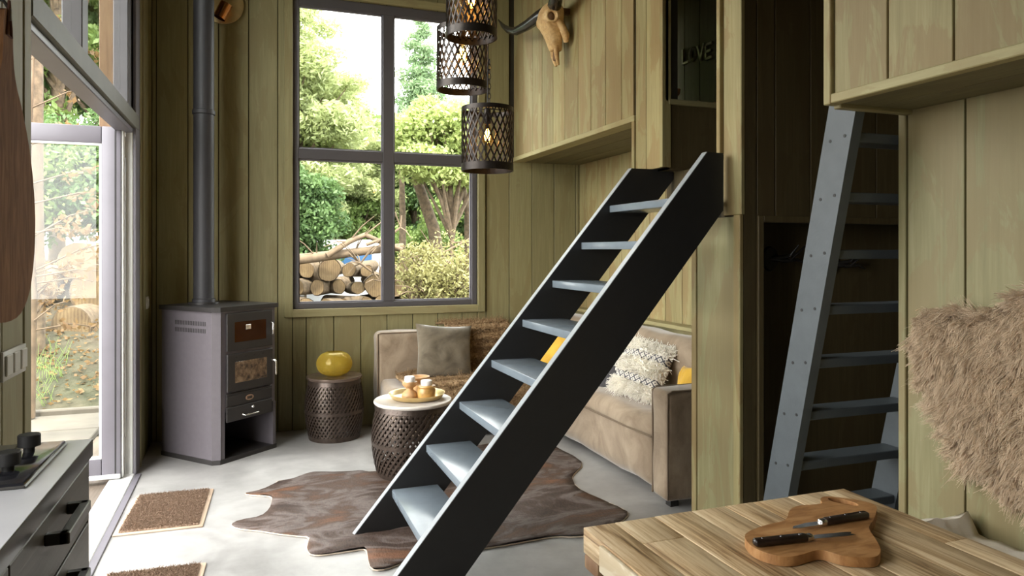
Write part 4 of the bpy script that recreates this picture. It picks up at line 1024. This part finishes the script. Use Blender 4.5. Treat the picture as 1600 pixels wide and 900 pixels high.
wt = thing('worktop', 'dark-edged worktop with a pale laminate top over the kitchen drawers', 'worktop', loc=(-.39, 2.164, .856))
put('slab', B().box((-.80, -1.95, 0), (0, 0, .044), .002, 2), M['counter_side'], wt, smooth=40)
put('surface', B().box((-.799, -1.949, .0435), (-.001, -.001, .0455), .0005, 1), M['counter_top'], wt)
hbz = .902
hob = thing('gas_hob', 'black glass hob set in the worktop', 'hob', loc=(-.443, 2.117, hbz))
put('glass_plate', B().box((-.50, -.36, 0), (0, 0, .012), .004, 2), M['hob'], hob, smooth=40)
put('rim', B().box((-.503, -.363, -.001), (.003, .003, .006), .003, 1), M['handle'], hob)
for y in (-.09, -.25): put('knob', B().lathe([(.012, .012), (.012, .024), (.024, .026), (.024, .052), (.022, .054), (0, .054)], 28, c=(-.058, y, 0)), M['black'], hob, smooth=40)
put('pan_support', B().box((-.46, -.345, .030), (-.12, -.325, .045), .002, 1).box((-.46, -.10, .030), (-.12, -.08, .045), .002, 1).box((-.30, -.345, .030), (-.28, -.08, .045), .002, 1).box((-.45, -.335, .012), (-.43, -.325, .032)).box((-.14, -.335, .012), (-.12, -.325, .032)).box((-.45, -.10, .012), (-.43, -.09, .032)).box((-.14, -.10, .012), (-.12, -.09, .032)), M['black'], hob)
put('burner', B().lathe([(.05, .012), (.05, .022), (.035, .028), (0, .028)], 28, c=(-.29, -.21, 0)), M['handle'], hob, smooth=40)

# ------------------------------------------------------------------ outdoors
def hgt(x, y):
    """lie of the land: level by the cabin, a bank beyond the paving to the left"""
    h = -.04
    if x < .2: h += min(1.0, max(0, (.2-x)/.8))*min(1.25, max(0, (y-7.15)*.42))
    h += .10*mnoise.noise(Vector((x*.5, y*.5, 0)))*min(1, max(0, (y-7)/2))
    return h
gv, gf = [], []
gx = np.concatenate([np.linspace(-40, -6, 16), np.linspace(-5.6, 6, 48), np.linspace(7, 45, 16)]); gy = np.concatenate([np.linspace(-15, 5.5, 10), np.linspace(6, 16, 42), np.linspace(17, 60, 16)])
for x in gx:
    for y in gy:
        z = hgt(x, y)
        if -1.5 < x < 4 and y < 6.5: z = min(z, -.15)
        gv.append((x, y, z))
ny = len(gy)
for i in range(len(gx)-1):
    for j in range(ny-1):
        a = i*ny+j; gf.append((a, a+ny, a+ny+1, a+1))
o = put('ground', pymesh('ground', gv, gf, 70), M['ground']); tag(o, 'bare and grassy ground around the cabin', 'ground', kind='structure')
pav = thing('pavement', 'pale paving slabs outside the garden door', 'pavement', kind='structure')
random.seed(4)
slabs = [B().box((0, 0, -.05), (.592, .592, 0), .006, 1).mesh('slab') for _ in range(1)]
slabs[0].materials.append(M['paving'])
for i in range(7):
    for j in range(7):
        put('slab', slabs[0], None, pav, loc=(-1.72-.6*i+.0, 2.9+.6*j, -.012+random.uniform(-.003, .003)))
dk = thing('floor_deck', 'weathered deck boards outside the threshold', 'deck', kind='structure')
for i in range(2): put('deck_board', B().box((-.945-.150*i, 2.4, -.06), (-.812-.150*i, 6.2, -.015), .004, 1), M['deck'], dk)
kb = thing('trim_4_kerb', 'two pale kerb edgings at the foot of the bank', 'kerb', kind='structure'); kb.name = 'kerb'
put('kerb_stone', B().box((-5, 7.12, -.06), (-.85, 7.20, .03), .01, 1), M['paving'], kb); put('kerb_stone', B().box((-5, 7.62, .0), (-.95, 7.72, .16), .01, 1), M['paving'], kb)
def leaves(centres, radii, n, size, aspect=.5, flat=.0, seed=0):
    """n small two-triangle leaves scattered through ellipsoid clumps"""
    g = np.random.default_rng(seed); centres = np.array(centres); radii = np.array(radii)
    if radii.ndim == 1: radii = radii[:, None]*np.ones((1, 3))
    wgt = radii.prod(1)**.67; idx = g.choice(len(centres), n, p=wgt/wgt.sum())
    d = g.normal(size=(n, 3)); d /= np.linalg.norm(d, axis=1)[:, None]
    p = centres[idx] + d*radii[idx]*(g.random(n)**.45)[:, None]
    a = g.normal(size=(n, 3)); a[:, 2] *= 1-flat; a /= np.linalg.norm(a, axis=1)[:, None]
    b = np.cross(a, g.normal(size=(n, 3))); b /= np.linalg.norm(b, axis=1)[:, None]
    s = size*(.6+.8*g.random(n))[:, None]
    v = np.stack([p-a*s/2, p+b*s*aspect/2, p+a*s/2, p-b*s*aspect/2], 1).reshape(-1, 3)
    me = bpy.data.meshes.new('foliage'); me.vertices.add(len(v)); me.vertices.foreach_set('co', v.reshape(-1).astype(np.float32))
    me.loops.add(n*4); me.loops.foreach_set('vertex_index', np.arange(n*4, dtype=np.int32)); me.polygons.add(n)
    me.polygons.foreach_set('loop_start', np.arange(0, n*4, 4, dtype=np.int32)); me.update(calc_edges=True); me.validate()
    return me
def tree(name, label, x, y, h, r, z0, mat, n, size, kind='round', group='trees behind the cabin', aspect=.5, trunk=.12, seed=0, lean=0.0):
    random.seed(100+seed); base = hgt(x, y)
    t = thing(name, label, 'tree' if name != 'shrub' else 'shrub', loc=(x, y, base), group=group)
    cs, rs, tw = [], [], B()
    if kind == 'spire':
        tw.tube([(0, 0, 0), (lean*.5, 0, h*.5), (lean, 0, h)], [trunk, trunk*.6, .01], 8)
        lv = int((h-z0)/.34)
        for i in range(lv):
            f = i/max(1, lv-1); z = z0+f*(h-z0); rr = r*(1-f)**.8+.12; m = max(3, int(7*(1-f)+3)); ph = random.random()*6
            for k in range(m):
                a = ph+2*math.pi*k/m; q = rr*random.uniform(.5, 1.0)
                q *= random.uniform(.7, 1.2); cs.append((q*.6*math.cos(a), q*.6*math.sin(a), z-.14*q+random.uniform(-.15, .15))); rs.append((.2+q*.26, .2+q*.26, .22))
                tw.tube([(0, 0, z), (q*.9*math.cos(a), q*.9*math.sin(a), z-.18*q)], [.02, .006], 4)
    else:
        tw.tube([(0, 0, 0), (lean*.3, .05, h*.35), (lean*.8, 0, h*.75)], [trunk, trunk*.75, trunk*.3], 9)
        m = 95 if kind == 'pine' else 46
        for k in range(m):
            while True:
                u = Vector((random.uniform(-1, 1), random.uniform(-1, 1), random.uniform(-1, 1)))
                if .35 < u.length < 1: break
            zc = (z0+h)/2; p = Vector((u.x*r+lean*.6, u.y*r*.8, zc+u.z*(h-z0)/2))
            cs.append(p); q = random.uniform(.26, .44)*r**.6*(.95 if kind == 'pine' else 1); rs.append((q*1.15, q*1.15, q*(.55 if kind == 'pine' else .8)))
            if k % 2 == 0: tw.tube([(lean*.4, 0, max(.2, p.z*.55)), p*.55+Vector((0, 0, p.z*.25)), p], [.05, .03, .008], 5)
    put('trunk', tw, M['bark'], t, smooth=60)
    me = leaves(cs, rs, n, size, aspect, .2 if kind == 'pine' else 0, seed); me.materials.append(mat); f_ = put('foliage', me, None, t); f_['kind'] = 'stuff'
    return t
# through the big window
tree('pine_tree', 'broad pale green pine filling the left panes of the big window', .45, 17.0, 7.4, 2.1, 1.5, M['leaf_pine'], 76000, .15, 'pine', aspect=.28, trunk=.2, seed=1)
tree('pine_tree', 'lower pale green pine at the centre of the big window', 2.05, 19.0, 5.9, 1.7, 1.2, M['leaf_pine'], 60000, .14, 'pine', aspect=.28, trunk=.14, seed=2)
tree('spruce_tree', 'slender spruce rising against the white sky', 5.15, 22.5, 9.2, 1.5, 4.6, M['leaf_spruce'], 16000, .17, 'spire', aspect=.3, seed=3)
tree('leafy_tree', 'light green broad tree below the spruce', 3.75, 13.6, 4.35, 1.05, 2.75, M['leaf_light'], 22000, .10, seed=4, trunk=.05)
tree('leafy_tree', 'light green tree at the right edge of the big window', 5.7, 17.0, 5.2, 1.5, 2.2, M['leaf_light'], 18000, .13, seed=5)
tree('leafy_tree', 'mid green tree behind the white van', 1.6, 21.5, 4.9, 1.8, .6, M['leaf_mid'], 30000, .15, seed=6)
tree('leafy_tree', 'dark green bushy tree low behind the left panes', .6, 18.6, 4.4, 1.5, .5, M['leaf_dark'], 24000, .14, seed=7)
tree('leafy_tree', 'dark green tree behind the curved trunk', 4.3, 19.5, 5.2, 1.7, .4, M['leaf_dark'], 26000, .15, seed=8)
tree('leafy_tree', 'mid green tree behind the forked trunk', 6.2, 19.8, 5.0, 1.8, .4, M['leaf_mid'], 24000, .15, seed=9)
tree('leafy_tree', 'mid green tree far back between the pines', 3.2, 24.0, 6.0, 2.2, .6, M['leaf_mid'], 24000, .2, seed=10)
tree('leafy_tree', 'distant mid green tree at the left edge of the window', .3, 26.0, 6.0, 2.6, .4, M['leaf_mid'], 22000, .22, seed=16)
tree('leafy_tree', 'distant dark green tree right of the spruce', 8.2, 25.0, 6.5, 2.6, .4, M['leaf_dark'], 22000, .22, seed=17)
tree('leafy_tree', 'distant dark green tree behind the spruce foot', 5.6, 27.0, 6.3, 2.6, .4, M['leaf_mid'], 22000, .22, seed=18)
tree('shrub', 'dark leafy shrub in the lower left pane', .75, 15.0, 3.3, .95, .6, M['leaf_dark'], 22000, .10, group='shrubs behind the log pile', trunk=.05, seed=11)
tree('shrub', 'mid green shrub beside the window bar behind the logs', 2.55, 18.9, 3.6, .95, .9, M['leaf_mid'], 24000, .10, group='shrubs behind the log pile', trunk=.05, seed=19)
tree('shrub', 'green shrub beneath the curved trunk', 4.0, 16.3, 2.6, 1.1, .2, M['leaf_mid'], 14000, .10, group='shrubs behind the log pile', trunk=.05, seed=12)
tree('shrub', 'yellowing shrub growing over the right end of the log pile', 3.1, 11.0, 1.62, .62, .35, M['leaf_yellow'], 4200, .065, group='shrubs by the log pile', trunk=.03, aspect=.4, seed=13)
tree('shrub', 'pale yellow bush sprawling by the window corner', 3.75, 11.4, 1.55, .55, .3, M['leaf_yellow'], 3200, .065, group='shrubs by the log pile', trunk=.03, aspect=.4, seed=14)
tree('shrub', 'yellow green bush left of the window bar on the log pile', 2.55, 11.2, 1.5, .40, .6, M['leaf_yellow'], 3400, .065, group='shrubs by the log pile', trunk=.025, aspect=.4, seed=15)
bt = thing('bare_tree', 'curved bare trunk in the lower right pane', 'tree', loc=(3.75, 14.6, -.05), group='bare trunks in the window')
put('trunk', B().tube([(.05, 0, 0), (.0, 0, 1.0), (-.12, 0, 1.9), (-.35, 0, 2.55), (-.55, 0, 3.1), (-.58, 0, 3.4), (-.58, .1, 3.6)], [.17, .15, .13, .115, .10, .08, .05], 12), M['bark'], bt, smooth=60)
bt = thing('bare_tree', 'thin straight trunk left of the curved trunk', 'tree', loc=(3.0, 14.9, -.05), group='bare trunks in the window')
put('trunk', B().tube([(0, 0, 0), (.03, 0, 2.0), (.0, 0, 3.4)], [.09, .07, .05], 10), M['bark'], bt, smooth=60)
bt = thing('bare_tree', 'forked trunk near the right edge of the window', 'tree', loc=(4.35, 14.4, -.05), group='bare trunks in the window')
put('trunk', B().tube([(0, 0, 0), (.02, 0, 1.2), (.0, 0, 2.2)], [.16, .14, .12], 12), M['bark'], bt, smooth=60)
put('branch', B().tube([(0, 0, 2.1), (-.15, 0, 2.8), (-.35, 0, 3.2), (-.42, 0, 3.6)], [.08, .06, .045, .03], 9), M['bark'], bt, smooth=60)
put('branch', B().tube([(0, 0, 2.1), (.25, 0, 2.6), (.4, 0, 3.1), (.45, 0, 3.6)], [.10, .085, .07, .04], 9), M['bark'], bt, smooth=60)
# log pile
random.seed(12)
spots = []
row = 0; z = .14
for row, (zz, n, x0) in enumerate(((.16, 13, .35), (.48, 13, .50), (.79, 12, .40), (1.07, 8, .55))):
    for i in range(n): spots.append((x0+i*.325+random.uniform(-.05, .05), 11.9+random.uniform(-.12, .12)+.06*row, zz+random.uniform(-.03, .03), random.choice((.11, .14, .17, .2))+random.uniform(-.012, .012)))
wpos = ['bottom row', 'second row', 'third row', 'top row']
cnt = [13, 13, 12, 8]; ord_ = ['first', 'second', 'third', 'fourth', 'fifth', 'sixth', 'seventh', 'eighth', 'ninth', 'tenth', 'eleventh', 'twelfth', 'thirteenth']
k = 0
for row, n in enumerate(cnt):
    for i in range(n):
        x, y, z, r = spots[k]; k += 1
        a = random.uniform(-.95, .55) if row > 0 else random.uniform(-.4, .2); tilt = random.uniform(-.06, .06); L = random.uniform(1.1, 1.6)
        t = thing('log', '%s log from the window\'s post in the %s of the pile' % (ord_[i], wpos[row]), 'log', loc=(x, y, z), rz=a, group='logs stacked behind the cabin')
        t['label'] = 'cut log in the %s of the pile, %s from its end by the van' % (wpos[row], ord_[i])
        ph = random.random()*6; ring = lambda yy, s: [(r*s*(1+.07*math.sin(2*q+ph)+.04*math.sin(5*q+ph*2))*math.cos(q), yy, r*s*(1+.07*math.sin(2*q+ph)+.04*math.sin(5*q+ph*2))*math.sin(q)+tilt*yy) for q in [2*math.pi*u/16 for u in range(16)]]
        vv = ring(0, 1)+ring(L, .95); ff = [(u, (u+1) % 16, 16+(u+1) % 16, 16+u) for u in range(16)]
        put('bark', pymesh('bark', vv, ff+[tuple(range(16, 32))], 50), M['bark'], t)
        put('cut_end', pymesh('cut_end', ring(-.004, .93)+ring(.01, .95), [tuple(range(16))]+[(u, (u+1) % 16, 16+(u+1) % 16, 16+u) for u in range(16)]), M['log_end'], t)
def limb(label, pts, r0, r1, twigs=6, seed=0):
    random.seed(seed); t = thing('fallen_branch', label, 'branch', loc=pts[0], group='branches on the log pile'); p0 = Vector(pts[0])
    P = [Vector(p)-p0 for p in pts]; put('limb', B().tube(P, list(np.linspace(r0, r1, len(P))), 8), M['branch'], t, smooth=60)
    for _ in range(twigs):
        q = random.choice(P[1:]); d = Vector((random.uniform(-.5, .5), random.uniform(-.3, .1), random.uniform(-.2, .45)))
        put('twig', B().tube([q, q+d*.5+Vector((0, 0, .04)), q+d], [.014, .010, .004], 5), M['branch'], t, smooth=60)
limb('long pale trunk lying along the top of the log pile', [(.3, 11.75, 1.22), (1.0, 11.7, 1.30), (1.6, 11.7, 1.38), (2.4, 11.75, 1.47)], .09, .06, 5, 1)
limb('arched branch rising above the pale trunk', [(1.15, 11.6, 1.33), (1.5, 11.6, 1.55), (1.75, 11.6, 1.66), (2.05, 11.6, 1.52), (2.35, 11.6, 1.42)], .05, .035, 5, 2)
limb('thin branch sticking up beside the window bar', [(1.75, 11.5, 1.5), (2.1, 11.5, 1.62), (2.3, 11.5, 1.78), (2.32, 11.5, 1.98)], .03, .012, 3, 3)
limb('twiggy branch hanging over the log ends', [(1.5, 11.55, 1.36), (1.65, 11.45, 1.2), (1.85, 11.4, 1.05), (1.95, 11.4, .92)], .025, .008, 14, 4)
limb('grey branch lying across the right end of the pile', [(2.3, 11.3, 1.05), (2.8, 11.2, 1.3), (3.3, 11.2, 1.55), (3.9, 11.2, 1.9)], .03, .012, 12, 5)
limb('brushwood branch at the lower right of the pile', [(2.4, 11.2, .55), (2.8, 11.1, .8), (3.2, 11.0, .7), (3.7, 11.0, .95)], .022, .008, 16, 6)
limb('bundle of dry brushwood in front of the right logs', [(2.3, 11.1, .4), (2.5, 11.0, .75), (2.8, 11.0, .95)], .02, .006, 16, 7)
limb('dry brushwood at the far right of the pile', [(3.1, 11.0, .4), (3.4, 10.9, .7), (3.8, 10.9, .75)], .02, .006, 16, 8)
# white van
vn = thing('white_van', 'white van parked behind the log pile', 'van', loc=(2.25, 17.4, -.05), rz=R(78))
vo = [(-1.4, .3), (-1.45, .95), (-1.15, 1.62), (-1.0, 1.70), (1.4, 1.72), (1.5, 1.6), (1.5, .3)]
put('rear_window', B().box((-1.36, -.6, 1.15), (-1.30, .6, 1.45), .01, 1, Matrix.Rotation(R(0), 4, 'Y')), M['van_glass'], vn)
put('body', B().prism(vo, -.8, .8, Matrix(((1, 0, 0, 0), (0, 0, 1, 0), (0, 1, 0, 0), (0, 0, 0, 1)))), M['van'], vn)
for x0, x1 in ((-1.12, -.45), (-.3, .5)): put('side_window', B().box((x0, -.815, 1.15), (x1, -.795, 1.55), .01, 1), M['van_glass'], vn)
for x in (-.9, 1.0):
    for y in (-.75, .65): put('wheel', B().tube([(x, y, .32), (x, y+.15, .32)], .32, 20), M['rubber'], vn, smooth=40)
# through the garden door
tree('leafy_tree', 'bright green tree beyond the bank outside the garden door', -2.75, 12.6, 7.6, 1.7, 2.0, M['leaf_mid'], 52000, .12, group='trees beyond the garden door', seed=21)
tree('leafy_tree', 'dark green bushy tree low beyond the garden door', -2.3, 14.5, 5.6, 1.8, .6, M['leaf_dark'], 34000, .13, group='trees beyond the garden door', seed=22)
tree('leafy_tree', 'tall light green tree at the top of the door glass', -2.6, 17.0, 9.5, 2.2, 3.0, M['leaf_light'], 36000, .17, group='trees beyond the garden door', seed=23)
tree('leafy_tree', 'green tree between the door frame and the porch post', -4.4, 16.0, 8.0, 2.2, 1.5, M['leaf_mid'], 16000, .16, group='trees beyond the garden door', seed=24)
tree('shrub', 'green hedge shrub above the bank outside the door', -1.75, 11.2, 2.1, .95, .4, M['leaf_dark'], 20000, .085, group='shrubs on the bank', trunk=.04, seed=25)
tree('shrub', 'green hedge shrub above the bank nearer the kitchen', -2.75, 11.0, 2.0, .9, .4, M['leaf_mid'], 20000, .085, group='shrubs on the bank', trunk=.04, seed=26)
random.seed(31)
sp = thing('sapling', 'slim sapling with copper leaves outside the garden door', 'tree', loc=(-1.72, 7.0, 0))
put('trunk', B().tube([(0, 0, 0), (.02, 0, 1.0), (-.02, 0, 2.0), (.03, 0, 3.2)], [.035, .03, .022, .008], 8), M['branch'], sp, smooth=60)
lc = []
for i in range(26):
    z = random.uniform(.7, 3.1); a = random.uniform(-1.2, 1.4) if random.random() < .75 else random.uniform(0, 6.28); L = random.uniform(.3, .75)
    e = Vector((L*math.cos(a), L*math.sin(a)*.6, z+random.uniform(-.05, .35)))
    put('branch', B().tube([(0, 0, z), e*.5+Vector((0, 0, z*.5+.05)), e], [.008, .006, .002], 5), M['branch'], sp, smooth=60)
    for f in (.45, .6, .75, .9, 1.0): lc.append(Vector((0, 0, z)).lerp(e, f)+Vector((0, 0, .03)))
me = leaves(lc, [.07]*len(lc), 900, .06, .5, 0, 5); me.materials.append(M['leaf_autumn']); f_ = put('foliage', me, None, sp); f_['kind'] = 'stuff'
dp = thing('bare_tree', 'dark upright tree trunk outside the door glass', 'tree', loc=(-1.98, 8.2, .3)); put('trunk', B().tube([(0, 0, 0), (.01, 0, .9), (.0, 0, 1.5), (.02, 0, 4.5)], [.09, .08, .075, .05], 10), M['bark'], dp, smooth=60)
big = [(-1.55, 9.0, .95, .30, 'large cut log lying on the bank outside the door'), (-2.2, 9.1, 1.0, .22, 'smaller log lying on the bank beside the tree trunk'), (-1.75, 8.6, .62, .20, 'log half way down the bank outside the door'), (-1.35, 9.3, 1.0, .18, 'log at the right end of the bank by the door frame'), (-1.85, 9.4, 1.28, .22, 'topmost log on the bank outside the door')]
for x, y, z, r, lab in big:
    t = thing('log', lab, 'log', loc=(x, y, z), rz=random.uniform(-.3, .3), group='logs on the bank')
    put('bark', B().tube([(0, 0, 0), (0, 1.0, .02)], [r, r*.95], 18), M['bark'], t, smooth=40)
    put('cut_end', B().tube([(0, -.006, 0), (0, .002, 0)], r*.94, 18), M['log_end'], t)
gr = [(random.uniform(-3.2, -1.0), random.uniform(7.3, 9.2)) for _ in range(1500)]
rts = [(x, y, hgt(x, y)) for x, y in gr if mnoise.noise(Vector((x*1.3, y*1.3, 5))) > .22]
h_ = hair('grass', rts, [(random.gauss(0, .3), random.gauss(0, .3), 1) for _ in rts], .13, .003, M['leaf_mid'], None, seg=4); tag(h_, 'tufts of grass on the bank outside the door', 'grass', kind='stuff')
lit = [(random.uniform(-3.0, -.9), random.uniform(7.3, 10.5)) for _ in range(1800)]
me = leaves([(x, y, hgt(x, y)+.02) for x, y in lit], [.05]*len(lit), 3000, .05, .6, .8, 9); me.materials.append(M['leaf_autumn']); f_ = put('fallen_leaves', me, None); tag(f_, 'brown fallen leaves scattered on the bank', 'leaves', kind='stuff')
